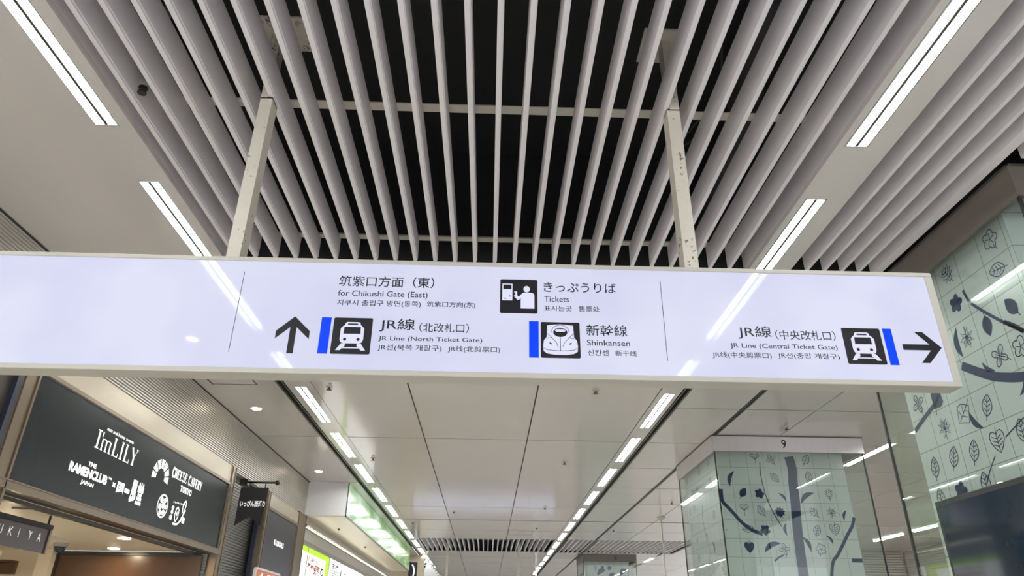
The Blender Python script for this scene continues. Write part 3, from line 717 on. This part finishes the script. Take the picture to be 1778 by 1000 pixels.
def pillar(label, gx0, gx1, gy0, gy1, ix, iy, tm, num=None, bandmat='band'):
    # gx/gy: outside of the glass; ix/iy: inset of the tiled core on (left, right), (front, back)
    t = thing('tiled_pillar', label, 'pillar', ((gx0+gx1)/2, (gy0+gy1)/2, -1.6))
    zb = 1.972
    tx0, tx1, ty0, ty1 = gx0+ix[0], gx1-ix[1], gy0+iy[0], gy1-iy[1]
    core = MB().box(tx0, tx1, ty0, ty1, -1.6, H-.002).build('tiled_core', tm, t)
    b = MB(); e = .012
    b.box(gx0-e, gx1+e, gy0-e, gy0+.012, zb, H-.003); b.box(gx0-e, gx1+e, gy1-.012, gy1+e, zb, H-.003)
    b.box(gx0-e, gx0+.012, gy0+.012, gy1-.012, zb, H-.003); b.box(gx1-.012, gx1+e, gy0+.012, gy1-.012, zb, H-.003)
    band = b.build('head_band', bandmat, t)
    lip = MB(); lip.box(gx0-.02, gx1+.02, gy0-.02, gy0-.012, H-.012, H-.003); lip.box(gx0-.02, gx0-.012, gy0-.02, gy1+.02, H-.012, H-.003); lip.box(gx1+.012, gx1+.02, gy0-.02, gy1+.02, H-.012, H-.003)
    k = lip.build('top_lip', 'trackmetal', t); k.parent = band
    if num:
        m = MB(); text(m, lambda u, v: (u, gy0-e-.0012, v), num[0], num[1]-.027, num[1]+.027, num[2], num[3], .012); k = m.build('number', 'numink', t); k.parent = band
    g = .010
    MB().box(gx0, gx1, gy0, gy0+g, -1.6, zb).build('glass_panel', 'glass', t)
    MB().box(gx0, gx1, gy1-g, gy1, -1.6, zb).build('glass_panel', 'glass', t)
    MB().box(gx0, gx0+g, gy0+g, gy1-g, -1.6, zb).build('glass_panel', 'glass', t)
    MB().box(gx1-g, gx1, gy0+g, gy1-g, -1.6, zb).build('glass_panel', 'glass', t)
    for cx, cy in ((gx0, gy0), (gx1, gy0), (gx0, gy1), (gx1, gy1)):
        sx = 1 if cx == gx0 else -1; sy = 1 if cy == gy0 else -1
        MB().box(cx-sx*.002, cx+sx*.012, cy-sy*.002, cy+sy*.012, -1.6, zb).build('edge_seal', 'seal', t)
    return t, (tx0, tx1, ty0, ty1)

p9, tb = pillar('glass-clad pillar with blue leaf tiles and the number 9 on its steel band', 2.60, 4.36, 8.05, 9.72, (.05, .21), (.10, .12), 'tile_far', ('9', 3.433, 2.013, 2.118))
P9L = [('ginkgo', 3.108, 1.916, 0, 0), ('clover', 3.296, 1.911, 0, 0), ('leaf', 3.713, 1.911, 30, 0), ('leaf', 2.912, 1.521, 35, 1), ('flower', 3.103, 1.514, 0, 1), ('leaf', 3.309, 1.697, -40, 0), ('leaf', 3.712, 1.711, 0, 0), ('fern', 3.913, 1.518, 0, 0), ('ginkgo', 2.901, 1.334, 0, 0), ('leaf', 3.097, 1.323, -30, 0), ('monstera', 3.308, 1.311, -20, 1), ('fern', 3.704, 1.31, -40, 0), ('maple', 3.903, 1.312, 0, 0), ('leaf', 2.916, 1.126, 80, 0), ('flower', 3.11, 1.115, 20, 1), ('leaf', 3.698, 1.115, 20, 0), ('heart', 3.905, 1.132, 0, 0), ('heart', 2.903, 0.929, 0, 1), ('clover', 3.295, 0.913, 20, 0), ('flower', 3.706, 0.919, 40, 0)]
P9B = [(2.771, 1.587, 2.842, 1.768), (3.32, 1.524, 3.402, 1.419), (3.566, 1.407, 3.741, 1.531), (4.034, 1.227, 4.081, 1.344), (3.348, 1.054, 3.362, 1.199), (3.791, 1.067, 3.853, 0.969), (3.064, 0.875, 3.265, 0.976), (3.514, 1.049, 3.588, 0.885), (2.658, 1.101, 2.686, 1.112)]
P9R = [(.012, [(3.161, 1.87), (3.149, 1.717), (3.171, 1.507), (3.22, 1.332), (3.264, 1.231), (3.307, 1.151)]), (.04, [(2.663, 1.559), (2.662, 1.426), (2.721, 1.353), (2.786, 1.275), (2.858, 1.189), (2.96, 1.112), (3.073, 1.069)]), (.035, [(4.151, 1.265), (4.11, 1.171), (4.038, 1.077), (3.953, 0.957), (3.88, 0.859), (3.813, 0.782), (3.76, .6)]), (.02, [(3.163, 0.788), (3.222, 0.83), (3.274, 0.851)]), (.11, [(3.514, 1.943), (3.532, 1.8), (3.513, 1.617), (3.503, 1.424), (3.485, 1.234), (3.472, 1.035), (3.464, 0.778), (3.46, .3)])]
PP = lambda u, v: (u, tb[2]-.0012, v); PP2 = lambda u, v: (u, tb[2]-.0018, v)
m = MB()
for k, u_, v_, a, f in P9L: draw_leaf(m, PP, PP2, k, u_, v_, a, f, .13)
for q in P9B: blade(m, PP, *q)
for w_, q in P9R: ribbon(m, PP, smooth_line(q), w_)
fill(m, PP, [(4.03, .786), (4.149, .786), (4.149, .826), (4.03, .826)])
m.build('leaf_print', 'leafink', p9)
# pale line drawings on its left side
PS = lambda u, v: (tb[0]-.0012, u, v); PS2 = lambda u, v: (tb[0]-.0018, u, v)
m = MB(); rnd = random.Random(3)
for i in range(13): draw_leaf(m, PS, PS2, rnd.choice(['leaf', 'ginkgo', 'fern', 'heart']), 8.28+.197*rnd.randrange(7), .92+.197*rnd.randrange(6), rnd.uniform(-40, 40), 0, .11)
ribbon(m, PS, smooth_line([(8.9, .75), (8.8, 1.0), (8.95, 1.3), (8.9, 1.5)]), .012); blade(m, PS, 8.6, .9, 8.66, 1.05)
m.build('leaf_print', 'leafink', p9)

pn, tb2 = pillar('near glass-clad pillar of blue leaf tiles right of the sign end', 2.575, 4.5, 2.80, 4.42, (.085, .2), (.235, .17), 'tile_near', None, 'shadedband')
NL = [('clover', 4.138, 1.33, 10, 0), ('maple', 3.95, 1.128, 0, 0), ('square', 3.753, 1.157, 10, 0), ('leaf', 3.556, 1.139, 25, 0), ('heart', 3.554, 0.948, 0, 0), ('leaf', 3.366, 0.952, 0, 0), ('leaf', 4.134, 0.935, 10, 0), ('leaf', 3.939, 0.952, 25, 0), ('leaf', 3.756, 0.944, 20, 0), ('leaf', 4.151, 0.757, 0, 0), ('flower', 3.953, 0.764, 0, 1),
      ('square', 3.95, 1.298, 170, 1), ('maple', 3.551, 1.532, 180, 0), ('leaf', 3.373, 1.531, 180, 1), ('clover', 3.355, 1.349, -30, 0), ('flower', 3.198, 1.338, 0, 0), ('flower', 3.163, 1.942, 0, 0), ('fern', 3.555, 1.935, -30, 0), ('leaf', 3.18, 1.768, -80, 0), ('flower', 3.554, 1.747, 0, 1), ('leaf', 3.17, 1.548, -30, 1), ('leaf', 3.737, 0.765, 0, 0)]
NB = [(3.612, 1.623, 3.623, 1.441), (3.496, 1.366, 3.416, 1.289), (3.307, 1.116, 3.251, 1.176), (3.71, 1.156, 3.626, 1.036)]
NR = [(.03, [(3.964, 1.283), (4.107, 1.235), (4.234, 1.186)]), (.05, [(3.656, 1.404), (3.586, 1.356), (3.524, 1.315), (3.451, 1.271), (3.371, 1.236), (3.242, 1.195), (3.1, 1.18)]), (.025, [(3.251, 1.496), (3.194, 1.45), (3.147, 1.4)]), (.018, [(3.471, 1.79), (3.446, 1.706), (3.381, 1.626), (3.277, 1.518), (3.148, 1.398)]), (.007, [(3.491, 0.953), (3.396, 0.987), (3.327, 1.01)]), (.007, [(3.605, 0.884), (3.675, 0.823), (3.727, 0.768)])]
PN = lambda u, v: (tb2[0]-.0012, u, v); PN2 = lambda u, v: (tb2[0]-.0018, u, v)
m = MB()
for k, u_, v_, a, f in NL: draw_leaf(m, PN, PN2, k, u_, v_, a, f, .125, sx=-1)
for q in NB: blade(m, PN, *q)
for w_, q in NR: ribbon(m, PN, smooth_line(q), w_)
m.build('leaf_print', 'leafink', pn)
# black screen fixed on the near pillar's walkway side
t = thing('display_screen', 'large black screen low on the near leaf-tiled pillar', 'screen', (2.56, 3.3, -.45))
MB().box(2.535, 2.573, 2.86, 4.03, -.45, .715).build('screen_case', 'seal', t, bevel=.004)
MB().box(2.531, 2.535, 2.89, 4.0, -.42, .685).build('screen_glass', 'screen', t)

p8, tb3 = pillar('small far glass-clad pillar with the number 8 on its dark band', 2.70, 4.21, 21.1, 22.6, (.05, .2), (.10, .12), 'tile_far', ('8', 3.632, 2.02, 2.11), 'shadedband')
m = MB(); PQ = lambda u, v: (u, tb3[2]-.002, v); PQ2 = lambda u, v: (u, tb3[2]-.003, v); rnd = random.Random(5)
for i in range(16): draw_leaf(m, PQ, PQ2, rnd.choice(['leaf', 'flower', 'fern', 'maple']), 2.86+.197*rnd.randrange(6), 1.02+.197*rnd.randrange(5), rnd.uniform(-40, 40), i % 2, .14)
for q in ((3.1, 1.62, 3.35, 1.75), (3.75, 1.6, 3.95, 1.78), (3.45, 1.5, 3.6, 1.68)): blade(m, PQ, *q, k=.3)
m.build('leaf_print', 'leafink', p8)

# ------------------------------------------------------------------ charcoal shop sign on the left
t = thing('shop_sign', 'charcoal shop sign board with white logos on the left', 'sign', (-2.78, 5.95, .737))
MB().box(-2.80, -2.778, 4.19, 7.72, .795, 1.435).build('board', 'blackpanel', t)
f = MB(); f.box(-2.83, -2.765, 4.19, 7.72, 1.44, 1.466); f.box(-2.83, -2.762, 4.035, 7.74, .74, .795); f.box(-2.83, -2.758, 4.035, 7.74, .785, .793); f.box(-2.83, -2.765, 7.70, 7.72, .795, 1.44)
f.build('frame', 'bronze', t)
k = MB(); k.box(-2.9, -2.835, 4.035, 7.74, .742, .748); k.build('shadow_gap', 'seal', t)
PSN = lambda u, v: (-2.7765, u, v); PSN2 = lambda u, v: (-2.7758, u, v)
# serif lettering drawn stroke by stroke; letters in a unit box
def serif(mb, P, ch, u, v, w, h, th, tn):
    pt = lambda x, y: (u+x*w, v+y*h)
    def vs(x, a=0, b=1, t=th): fill(mb, P, [(u+x*w-t/2, v+a*h), (u+x*w+t/2, v+a*h), (u+x*w+t/2, v+b*h), (u+x*w-t/2, v+b*h)])
    def hs(x0, x1, y, t=tn): fill(mb, P, [(u+x0*w, v+y*h-t/2), (u+x1*w, v+y*h-t/2), (u+x1*w, v+y*h+t/2), (u+x0*w, v+y*h+t/2)])
    def ln(a, b, t): ribbon(mb, P, [pt(*a), pt(*b)], t)
    def sf(x, y): hs(x-.16, x+.16, y)
    def arc(cx, cy, rx, ry, a0, a1, t): ribbon(mb, P, [pt(cx+rx*math.cos(math.radians(a0+(a1-a0)*i/16)), cy+ry*math.sin(math.radians(a0+(a1-a0)*i/16))) for i in range(17)], t)
    if ch == 'I': vs(.5); hs(.2, .8, 0); hs(.2, .8, 1)
    elif ch == 'L': vs(.25); hs(.05, .95, 0); hs(.05, .45, 1); vs(.92, 0, .22, tn)
    elif ch == 'Y': ln((.08, 1), (.5, .45), th); ln((.95, 1), (.5, .45), tn); vs(.5, 0, .47); hs(.3, .7, 0); hs(-.05, .25, 1); hs(.78, 1.08, 1)
    elif ch == 'm':
        for x in (.12, .5, .88): vs(x, 0, .62, th*.9); hs(x-.12, x+.12, 0)
        arc(.31, .5, .19, .13, 0, 180, tn*1.3); arc(.69, .5, .19, .13, 0, 180, tn*1.3)
    elif ch == 'C': arc(.55, .5, .42, .5, 45, 315, th); vs(.86, .72, .95, tn)
    elif ch == 'H': vs(.2); vs(.8); hs(.2, .8, .5); [sf(x, y) for x in (.2, .8) for y in (0, 1)]
    elif ch == 'E': vs(.25); hs(.05, .9, 0); hs(.05, .9, 1); hs(.25, .7, .52); vs(.88, 0, .2, tn); vs(.88, .8, 1, tn)
    elif ch == 'S': arc(.5, .75, .33, .24, 20, 260, th*.8); arc(.5, .27, .35, .26, 100, -160, th*.8)
    elif ch == 'A': ln((.1, 0), (.5, 1), tn); ln((.9, 0), (.5, 1), th); hs(.25, .75, .35); sf(.1, 0); sf(.9, 0)
    elif ch == 'V': ln((.1, 1), (.5, 0), th); ln((.9, 1), (.5, 0), tn); sf(.1, 1); sf(.9, 1)
    elif ch == 'R': vs(.22); arc(.3, .74, .45, .24, 90, -90, th*.8); hs(.22, .3, 1); hs(.22, .3, .5); ln((.4, .5), (.92, 0), th); hs(.05, .4, 0)
    elif ch == 'T': vs(.5); hs(.05, .95, 1); hs(.3, .7, 0); vs(.06, .8, 1, tn); vs(.94, .8, 1, tn)
    elif ch == 'O': arc(.5, .5, .4, .48, 0, 360, th*.9)
    elif ch == 'K': vs(.22); ln((.25, .45), (.85, 1), tn); ln((.4, .58), (.9, 0), th); sf(.22, 0); sf(.22, 1); sf(.85, 1); sf(.88, 0)
def serif_line(mb, P, s, u0, u1, v0, v1, th, tn, wid={}):
    ws = [wid.get(c, 1.0) for c in s]; tot = sum(ws)+.12*(len(s)-1); k = (u1-u0)/tot; u = u0
    for c, w_ in zip(s, ws):
        if c != ' ': serif(mb, P, c, u, v0, w_*k, v1-v0, th, tn)
        u += (w_+.12)*k
m = MB(); text(m, PSN, 'nuts and butter sweets', 5.09, 5.51, 1.322, 1.347, .02, 'nd'); m.build('tagline', 'letteremit', t)
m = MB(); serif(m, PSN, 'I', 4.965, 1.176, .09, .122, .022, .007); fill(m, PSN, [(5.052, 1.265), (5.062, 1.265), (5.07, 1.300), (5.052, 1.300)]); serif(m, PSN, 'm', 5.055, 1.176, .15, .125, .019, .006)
serif_line(m, PSN, 'LILY', 5.225, 5.615, 1.176, 1.297, .022, .007, {'I': .6, 'L': .95}); m.build('serif_name', 'letteremit', t)
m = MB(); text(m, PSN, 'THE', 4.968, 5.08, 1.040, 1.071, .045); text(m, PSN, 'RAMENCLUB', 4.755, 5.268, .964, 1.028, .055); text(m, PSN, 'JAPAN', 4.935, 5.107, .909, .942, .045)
text(m, PSN, 'TM', 5.275, 5.325, 1.012, 1.027, .03); text(m, PSN, '×', 5.35, 5.405, .97, 1.007, .06); m.build('bold_name', 'letteremit', t)
m = MB(); text(m, PSN, '国', 5.425, 5.535, .945, 1.025, .035); fill(m, PSN, rrect(5.548, 5.632, .966, .998, .01)); text(m, PSN, '風', 5.645, 5.745, .915, 1.085, .035); text(m, PSN, '堂', 5.755, 5.855, .915, 1.085, .035); m.build('brush_name', 'letteremit', t)
m = MB(); cx, cz = 6.088, 1.185
for i in range(7):
    a0 = math.radians(195-30*i-3.2); a1 = math.radians(195-30*(i+1)+3.2)
    q = []
    for a, ro in ((a0, 1), (a1, 1), (a1, .5), (a0, .5)):
        q.append((cx+.165*ro*math.cos(a), cz+(.152 if math.sin(a) > 0 else .13)*ro*math.sin(a)))
    fill(m, PSN, q)
m.build('arch_logo', 'letteremit', t)
m = MB(); serif_line(m, PSN, 'CHEESE CAVERY', 6.30, 7.0, 1.241, 1.318, .017, .006, {' ': .5}); serif_line(m, PSN, 'TOKYO', 6.53, 6.79, 1.158, 1.203, .015, .007); m.build('serif_name', 'letteremit', t)
m = MB(); cx, cz = 6.252, .980
ribbon(m, PSN, [(cx+.1*math.cos(a), cz+.09*math.sin(a)) for a in (2*math.pi*i/32 for i in range(32))], .014, True)
for dx, dz, r in ((-.035, .045, .03), (.03, .05, .026), (-.05, -.01, .03), (.008, .005, .03), (.058, .0, .024), (-.025, -.055, .026), (.035, -.048, .028)): disc(m, PSN, cx+dx, cz+dz, r*1.05, r*.85, 14)
for i in range(8): disc(m, PSN, 6.46+.032*i, 1.048+.002*i, .009, .008, 10)
for z, r in ((1.0, .026), (.965, .024), (.918, .030)): disc(m, PSN, 6.462+(z-.96)*.1, z, r, r*.75, 14)
ribbon(m, PSN, [(6.545, .91), (6.53, .95), (6.54, 1.0), (6.57, 1.02), (6.6, 1.0), (6.6, .94), (6.57, .90), (6.545, .91)], .016)
disc(m, PSN, 6.57, .965, .012, .02, 10)
ribbon(m, PSN, smooth_line([(6.52, .875), (6.62, .885), (6.68, .94), (6.715, 1.01), (6.73, 1.08), (6.70, 1.09), (6.67, 1.05), (6.68, .99)]), .018)
fill(m, PSN, rrect(6.70, 6.76, .905, .955, .008)); ribbon(m, PSN, [(6.67, .905), (6.71, .975), (6.745, 1.02)], .012)
m.build('brush_logo', 'letteremit', t)
# neighbour board nearer the camera
t = thing('shop_sign', 'dark plain board with navy edge cut off at the left frame edge', 'sign', (-2.79, 2.9, .74))
MB().box(-2.81, -2.79, 1.2, 3.985, .79, 1.45).build('board', 'darkbrown', t)
MB().box(-2.83, -2.765, 3.985, 4.03, .74, 1.465).build('edge', 'navy', t)

# ------------------------------------------------------------------ second shop sign and flag
t = thing('shop_sign', 'slate grey shop sign reading 8 LOCALS between bronze posts', 'sign', (-2.78, 9.98, .3))
MB().box(-2.80, -2.778, 9.24, 10.73, .3, 1.43).build('board', 'greypanel', t)
MB().box(-2.80, -2.768, 9.24, 10.73, 1.43, 1.466).build('frame', 'bronze', t)
m = MB(); text(m, PSN, '8 LOCALS', 9.69, 10.17, 1.055, 1.125, .05); m.build('lettering', 'letteremit', t)

t = thing('hanging_flag_sign', 'black swallowtail flag with white brush lettering hung from a bar', 'flag', (-2.7, 8.3, 1.1))
MB().cyl((-2.77, 8.3, 1.578), (-2.455, 8.3, 1.578), .012, n=12).build('bar', 'iron', t, smooth=True)
MB().lathe((-2.44, 8.3, 1.578), [(.006, -.028), (.02, -.02), (.028, 0), (.02, .02), (.006, .028)], 16).build('ball_finial', 'iron', t, smooth=True)
b = MB(); b.box(-2.86, -2.77, 8.26, 8.34, 1.545, 1.61); b.build('wall_bracket', 'iron', t)
for x in (-2.81, -2.57): MB().cyl((x, 8.3, 1.575), (x, 8.3, 1.515), .008, n=8).build('hook', 'iron', t)
fl = MB(); fl.prism([(-2.845, 8.295, 1.52), (-2.528, 8.295, 1.52), (-2.555, 8.295, 1.106), (-2.698, 8.295, 1.198), (-2.848, 8.295, 1.102)], (0, .012, 0)); fo = fl.build('flag', 'cloth', t)
m = MB(); text(m, lambda u, v: (u, 8.2935, v), 'いっぴん西通り', -2.826, -2.545, 1.305, 1.372, .03); k = m.build('lettering', 'letterwhite', t); k.parent = fo

t = thing('orange_plate', 'rounded orange plate with pale rim at the bottom edge on the slate shop sign', 'sign', (-2.755, 9.55, .3))
MB().prism([(-2.776, u, v) for u, v in rrect(9.02, 10.12, .3, .735, .05)], (.03, 0, 0)).build('pale_rim', 'boxwhite', t)
MB().prism([(-2.746, u, v) for u, v in rrect(9.06, 10.08, .32, .712, .04)], (.003, 0, 0)).build('orange_face', 'orange', t)
m = MB(); text(m, lambda u, v: (-2.7425, u, v), '스다', 9.10, 9.86, .575, .69, .01); m.build('lettering', 'letterwhite', t)

# ------------------------------------------------------------------ shop interior under the charcoal sign
s = MB(); ZS = .735
s.box(-6.0, -2.84, 0.0, 7.70, ZS+.012, ZS+.05)
struct(s.build('ceiling_shop', 'shopceil'))
s = MB(); s.box(-6.0, -5.9, 0, 7.7, -1.6, ZS+.012); s.box(-5.89, -4.43, 7.62, 7.7, -1.6, ZS+.012)
struct(s.build('wall_shop', 'cream'))
s = MB(); s.box(-2.98, -2.935, 2, 7.7, ZS-.012, ZS+.012); struct(s.build('trim_20', 'trackmetal'))
s = MB(); s.box(-4.43, -4.30, 7.50, 7.62, -1.6, ZS+.012); struct(s.build('trim_21', 'cream'))
t = thing('wooden_shutter', 'brown wooden shutter filling the back of the lit shop', 'shutter', (-3.6, 7.6, -1.6))
MB().box(-4.29, -2.87, 7.60, 7.64, -1.6, ZS-.02).build('shutter_panel', 'wood', t)
d = MB(); d.box(-4.31, -4.275, 7.58, 7.6, -1.6, ZS+.005); d.box(-4.31, -2.87, 7.58, 7.6, ZS-.03, ZS+.005); d.build('shutter_frame', 'seal', t)
sd = make_down(-3.15, 6.5, ZS+.010, 'round warm shop downlight under the charcoal sign, nearer one', 'warmlens', .05, 'downlights inside the shop')
dup(sd, (-3.63, 7.33, ZS+.010), 'round warm shop downlight just above the brown door, farther one')
dup(sd, (-4.9, 5.6, ZS+.010), 'warm shop downlight at the left over the cream wall')
dup(sd, (-4.0, 4.4, ZS+.010), 'warm shop downlight left, hidden behind the smoked sign')
t = thing('dome_camera', 'small black dome camera on the shop ceiling', 'camera', (-3.93, 6.95, ZS))
MB().lathe((-3.93, 6.95, ZS+.012), [(.062, 0), (.060, -.03), (.05, -.034)], 24).build('base', 'holder', t)
MB().lathe((-3.93, 6.95, ZS+.012), [(.05, -.032), (.048, -.055), (.036, -.075), (.018, -.085), (.003, -.088)], 24).build('dome', 'screen', t, smooth=True)
m = MB(); m.box(-4.0, -3.7, 6.35, 6.65, ZS+.006, ZS+.012); tag(m.build('ceiling_vent', 'wallwhite'), 'pale square vent plate in the shop ceiling before the dome camera', 'vent')
m = MB(); m.box(-3.17, -3.0, 4.92, 4.96, ZS+.006, ZS+.012); tag(m.build('ceiling_slot', 'seal'), 'short dark slot in the shop ceiling above the smoked sign', 'slot')
t = thing('hanging_shop_sign', 'smoked brown acrylic sign on rods with thin pale letters U K I Y A', 'sign', (-3.1, 4.9, .5))
MB().box(-3.106, -3.094, 4.1, 5.29, .498, .655).build('smoked_panel', 'smoke', t)
m = MB(); m.box(-3.12, -3.08, 4.1, 5.30, .655, .685); m.build('top_rail', 'iron', t)
MB().box(-3.115, -3.085, 5.285, 5.305, .495, .685).build('end_rail', 'bronze', t)
for y in (4.3, 5.262): MB().cyl((-3.1, y, .685), (-3.1, y, ZS+.012), .008, n=8).build('rod', 'iron', t)
for i, ch in enumerate('UKIYA'):
    m = MB(); text(m, lambda u, v: (-3.093, u, v), ch, 4.735+.108*i, 4.735+.108*i+(.042 if ch != 'I' else .006), .565, .62, 0); m.build('letter', 'letterwhite', t)
t = thing('spotlight', 'white spotlight shining on the cream shop wall below the smoked sign', 'light', (-4.2, 6.6, .55))
MB().lathe((-4.45, 6.9, .60), [(.035, -.08), (.035, .06), (.03, .065)], 16, axis=(.3, -.6, -.6)).build('can', 'lampwhite', t)
MB().lathe((-4.45, 6.9, .60), [(.030, .064), (.02, .07)], 16, axis=(.3, -.6, -.6)).build('lens', 'warmlens', t)
MB().cyl((-4.45, 6.9, .62), (-4.45, 6.9, ZS+.012), .01, n=8).build('stem', 'lampwhite', t)
m = MB(); m.box(-5.88, -4.5, 7.3, 7.34, .50, .60); m.box(-5.88, -4.5, 7.2, 7.34, .60, .62)
tag(m.build('bulkhead', 'wood'), 'dark brown wooden valance across the back of the shop', 'valance')

# ------------------------------------------------------------------ white boxed soffit with lit green fascia
t = thing('boxed_soffit', 'white boxed soffit with long lit green fascia beyond the slate sign', 'soffit', (-2.52, 16.2, 1.655))
MB().box(-2.84, -2.205, 11.25, 21.1, 1.66, H-.004).build('casing', 'boxwhite', t)
MB().box(-2.84, -2.21, 11.26, 21.09, 1.645, 1.66).build('underside', 'boxbeige', t)
MB().box(-2.205, -2.192, 11.27, 21.08, 1.668, H-.012).build('green_fascia', 'green', t)
f = MB(); f.box(-2.206, -2.188, 11.25, 11.27, 1.645, H-.004); f.box(-2.206, -2.188, 11.25, 21.1, 1.645, 1.668); f.box(-2.206, -2.188, 21.08, 21.1, 1.645, H-.004); f.build('fascia_frame', 'trackmetal', t)
m = MB()
for x, y in ((-2.55, 12.6), (-2.5, 15.2)): m.lathe((x, y, 1.645), [(.025, 0), (.02, -.01), (.008, -.03)], 10)
m.build('sprinkler', 'sprinkler', t)
# counter front under it: rail, fascia, lit posters
m = MB(); m.box(-2.84, -2.76, 11.25, 21, 1.505, 1.53); struct(m.build('trim_30', 'chrome'))
t = thing('added_rail_glow', 'thin bright glow line added along the rail under the white boxed soffit', 'light', (-2.78, 16, 1.472))  # bright rail line made to glow, added to brighten the soffit underside
MB().box(-2.80, -2.765, 11.26, 20.9, 1.472, 1.478).build('channel', 'steel', t)
MB().box(-2.795, -2.768, 11.28, 20.88, 1.478, 1.483).build('diffuser', 'railglow', t)
struct(MB().box(-2.842, -2.79, 11.25, 21, 1.31, 1.47).build('trim_31', 'wallwhite'))
t = thing('lit_poster', 'lit poster with lime green border and big red Japanese title', 'poster', (-2.82, 12.5, .2))
MB().box(-2.842, -2.812, 11.74, 13.38, .2, 1.245).build('lime_board', 'posterlime', t)
MB().box(-2.812, -2.810, 11.74, 13.10, .2, 1.165).build('white_sheet', 'posterwhite', t)
PO = lambda u, v: (-2.8088, u, v)
m = MB(); text(m, PO, '九州ネット', 11.78, 12.62, 1.065, 1.125, .04); text(m, PO, '予約受取', 11.78, 12.72, .89, 1.04, .04); m.build('title', 'posterred', t)
m = MB(); text(m, PO, 'り', 12.76, 13.0, .89, 1.04, .04); m.build('lettering', 'ink', t)
t = thing('lit_poster', 'lit white poster with small grey text right of the lime one', 'poster', (-2.82, 15, .2))
MB().box(-2.842, -2.812, 13.42, 17.2, .2, 1.245).build('white_board', 'posterwhite', t)
MB().box(-2.842, -2.806, 13.38, 13.42, .2, 1.25).build('mullion', 'steel', t)
m = MB(); text(m, PO, '空席', 13.6, 14.3, 1.10, 1.19, .03); m.build('title', 'postergrey', t)
m = MB(); text(m, PO, 'i', 14.5, 14.6, 1.02, 1.14, .04); fill(m, PO, [(14.8, 1.09), (15.2, 1.09), (15.2, 1.105), (14.8, 1.105)])
for z in (1.06, 1.02, .98, .94): fill(m, PO, [(13.6, z), (14.35, z), (14.35, z+.012), (13.6, z+.012)])
m.build('lettering', 'postergrey', t)
t = thing('lit_poster', 'narrow strip of lit lime and white poster beside the wide bronze post', 'poster', (-2.82, 11.5, .2))
MB().box(-2.842, -2.812, 11.27, 11.70, 1.17, 1.245).build('lime_board', 'posterlime', t)
MB().box(-2.842, -2.812, 11.27, 11.70, .2, 1.17).build('white_board', 'posterwhite', t)
MB().box(-2.842, -2.806, 11.70, 11.74, .2, 1.25).build('mullion', 'steel', t)
struct(MB().box(-2.842, -2.80, 11.25, 21, 1.25, 1.31).build('trim_32', 'steel'))

# ------------------------------------------------------------------ far end of the left side
m = MB(); m.box(-2.9, -1.86, 22.0, 22.1, -1.6, H); struct(m.build('wall_far_left', 'cream'))
t = thing('projecting_sign', 'small black sign with a white curve behind the green fascia end', 'sign', (-2.1, 21.6, 1.2))
MB().box(-2.26, -2.02, 21.6, 21.66, 1.2, 1.93).build('black_board', 'ink', t)
m = MB(); ribbon(m, lambda u, v: (u, 21.598, v), [(-2.2+.1*math.cos(a), 1.68+.2*math.sin(a)) for a in (math.radians(-70+14*i) for i in range(11))], .04); m.build('curve_mark', 'letterwhite', t)
t = thing('slanted_board', 'white board with slanted dotted edge beside the far left hanger post', 'board', (-1.78, 22.3, .8))
MB().prism([(-1.83, 22.3, 2.13), (-1.27, 22.3, 1.55), (-1.1, 22.3, .8), (-2.2, 22.3, .8), (-2.02, 22.3, 1.6)], (0, .06, 0)).build('panel', 'boxwhite', t)
m = MB()
for i in range(9): q = i/9; disc(m, lambda u, v: (u, 22.297, v), -1.82+.5*q, 2.05-.52*q, .016, .016, 8)
ribbon(m, lambda u, v: (u, 22.297, v), [(-1.83, 2.12), (-1.28, 1.55)], .03); m.build('dotted_edge', 'trackmetal', t)
m = MB()
for i in range(5): q = i/5; fill(m, lambda u, v: (u, 22.297, v), [(-1.86-.13*q, 1.98-.4*q), (-1.80-.13*q, 1.98-.4*q), (-1.82-.13*q, 1.92-.4*q), (-1.88-.13*q, 1.92-.4*q)])
m.build('black_marks', 'ink', t)

# hanging rods in the right aisle and centre
t = thing('hanging_rod', 'thin cream rod with cone canopy hanging from the ceiling left of pillar nine', 'rod', (3.39, 14.24, .4))
MB().cyl((3.39, 14.24, .2), (3.39, 14.24, H-.03), .013, n=10).build('rod', 'rail', t)
MB().lathe((3.39, 14.24, H-.002), [(.09, 0), (.085, -.012), (.03, -.05), (.013, -.055)], 20).build('canopy', 'rail', t)
t = thing('hanging_rod', 'pale rod hanging beside the right light row just past the far slats', 'rod', (.98, 24.9, .4))
MB().cyl((1.6, 24.9, .2), (1.6, 24.9, H-.03), .03, n=10).build('rod', 'boxwhite', t)
MB().lathe((1.6, 24.9, H-.002), [(.09, 0), (.085, -.012), (.03, -.05), (.02, -.055)], 20).build('canopy', 'boxwhite', t)

for o in bpy.data.objects:
    if '_o' in o.keys(): del o['_o']
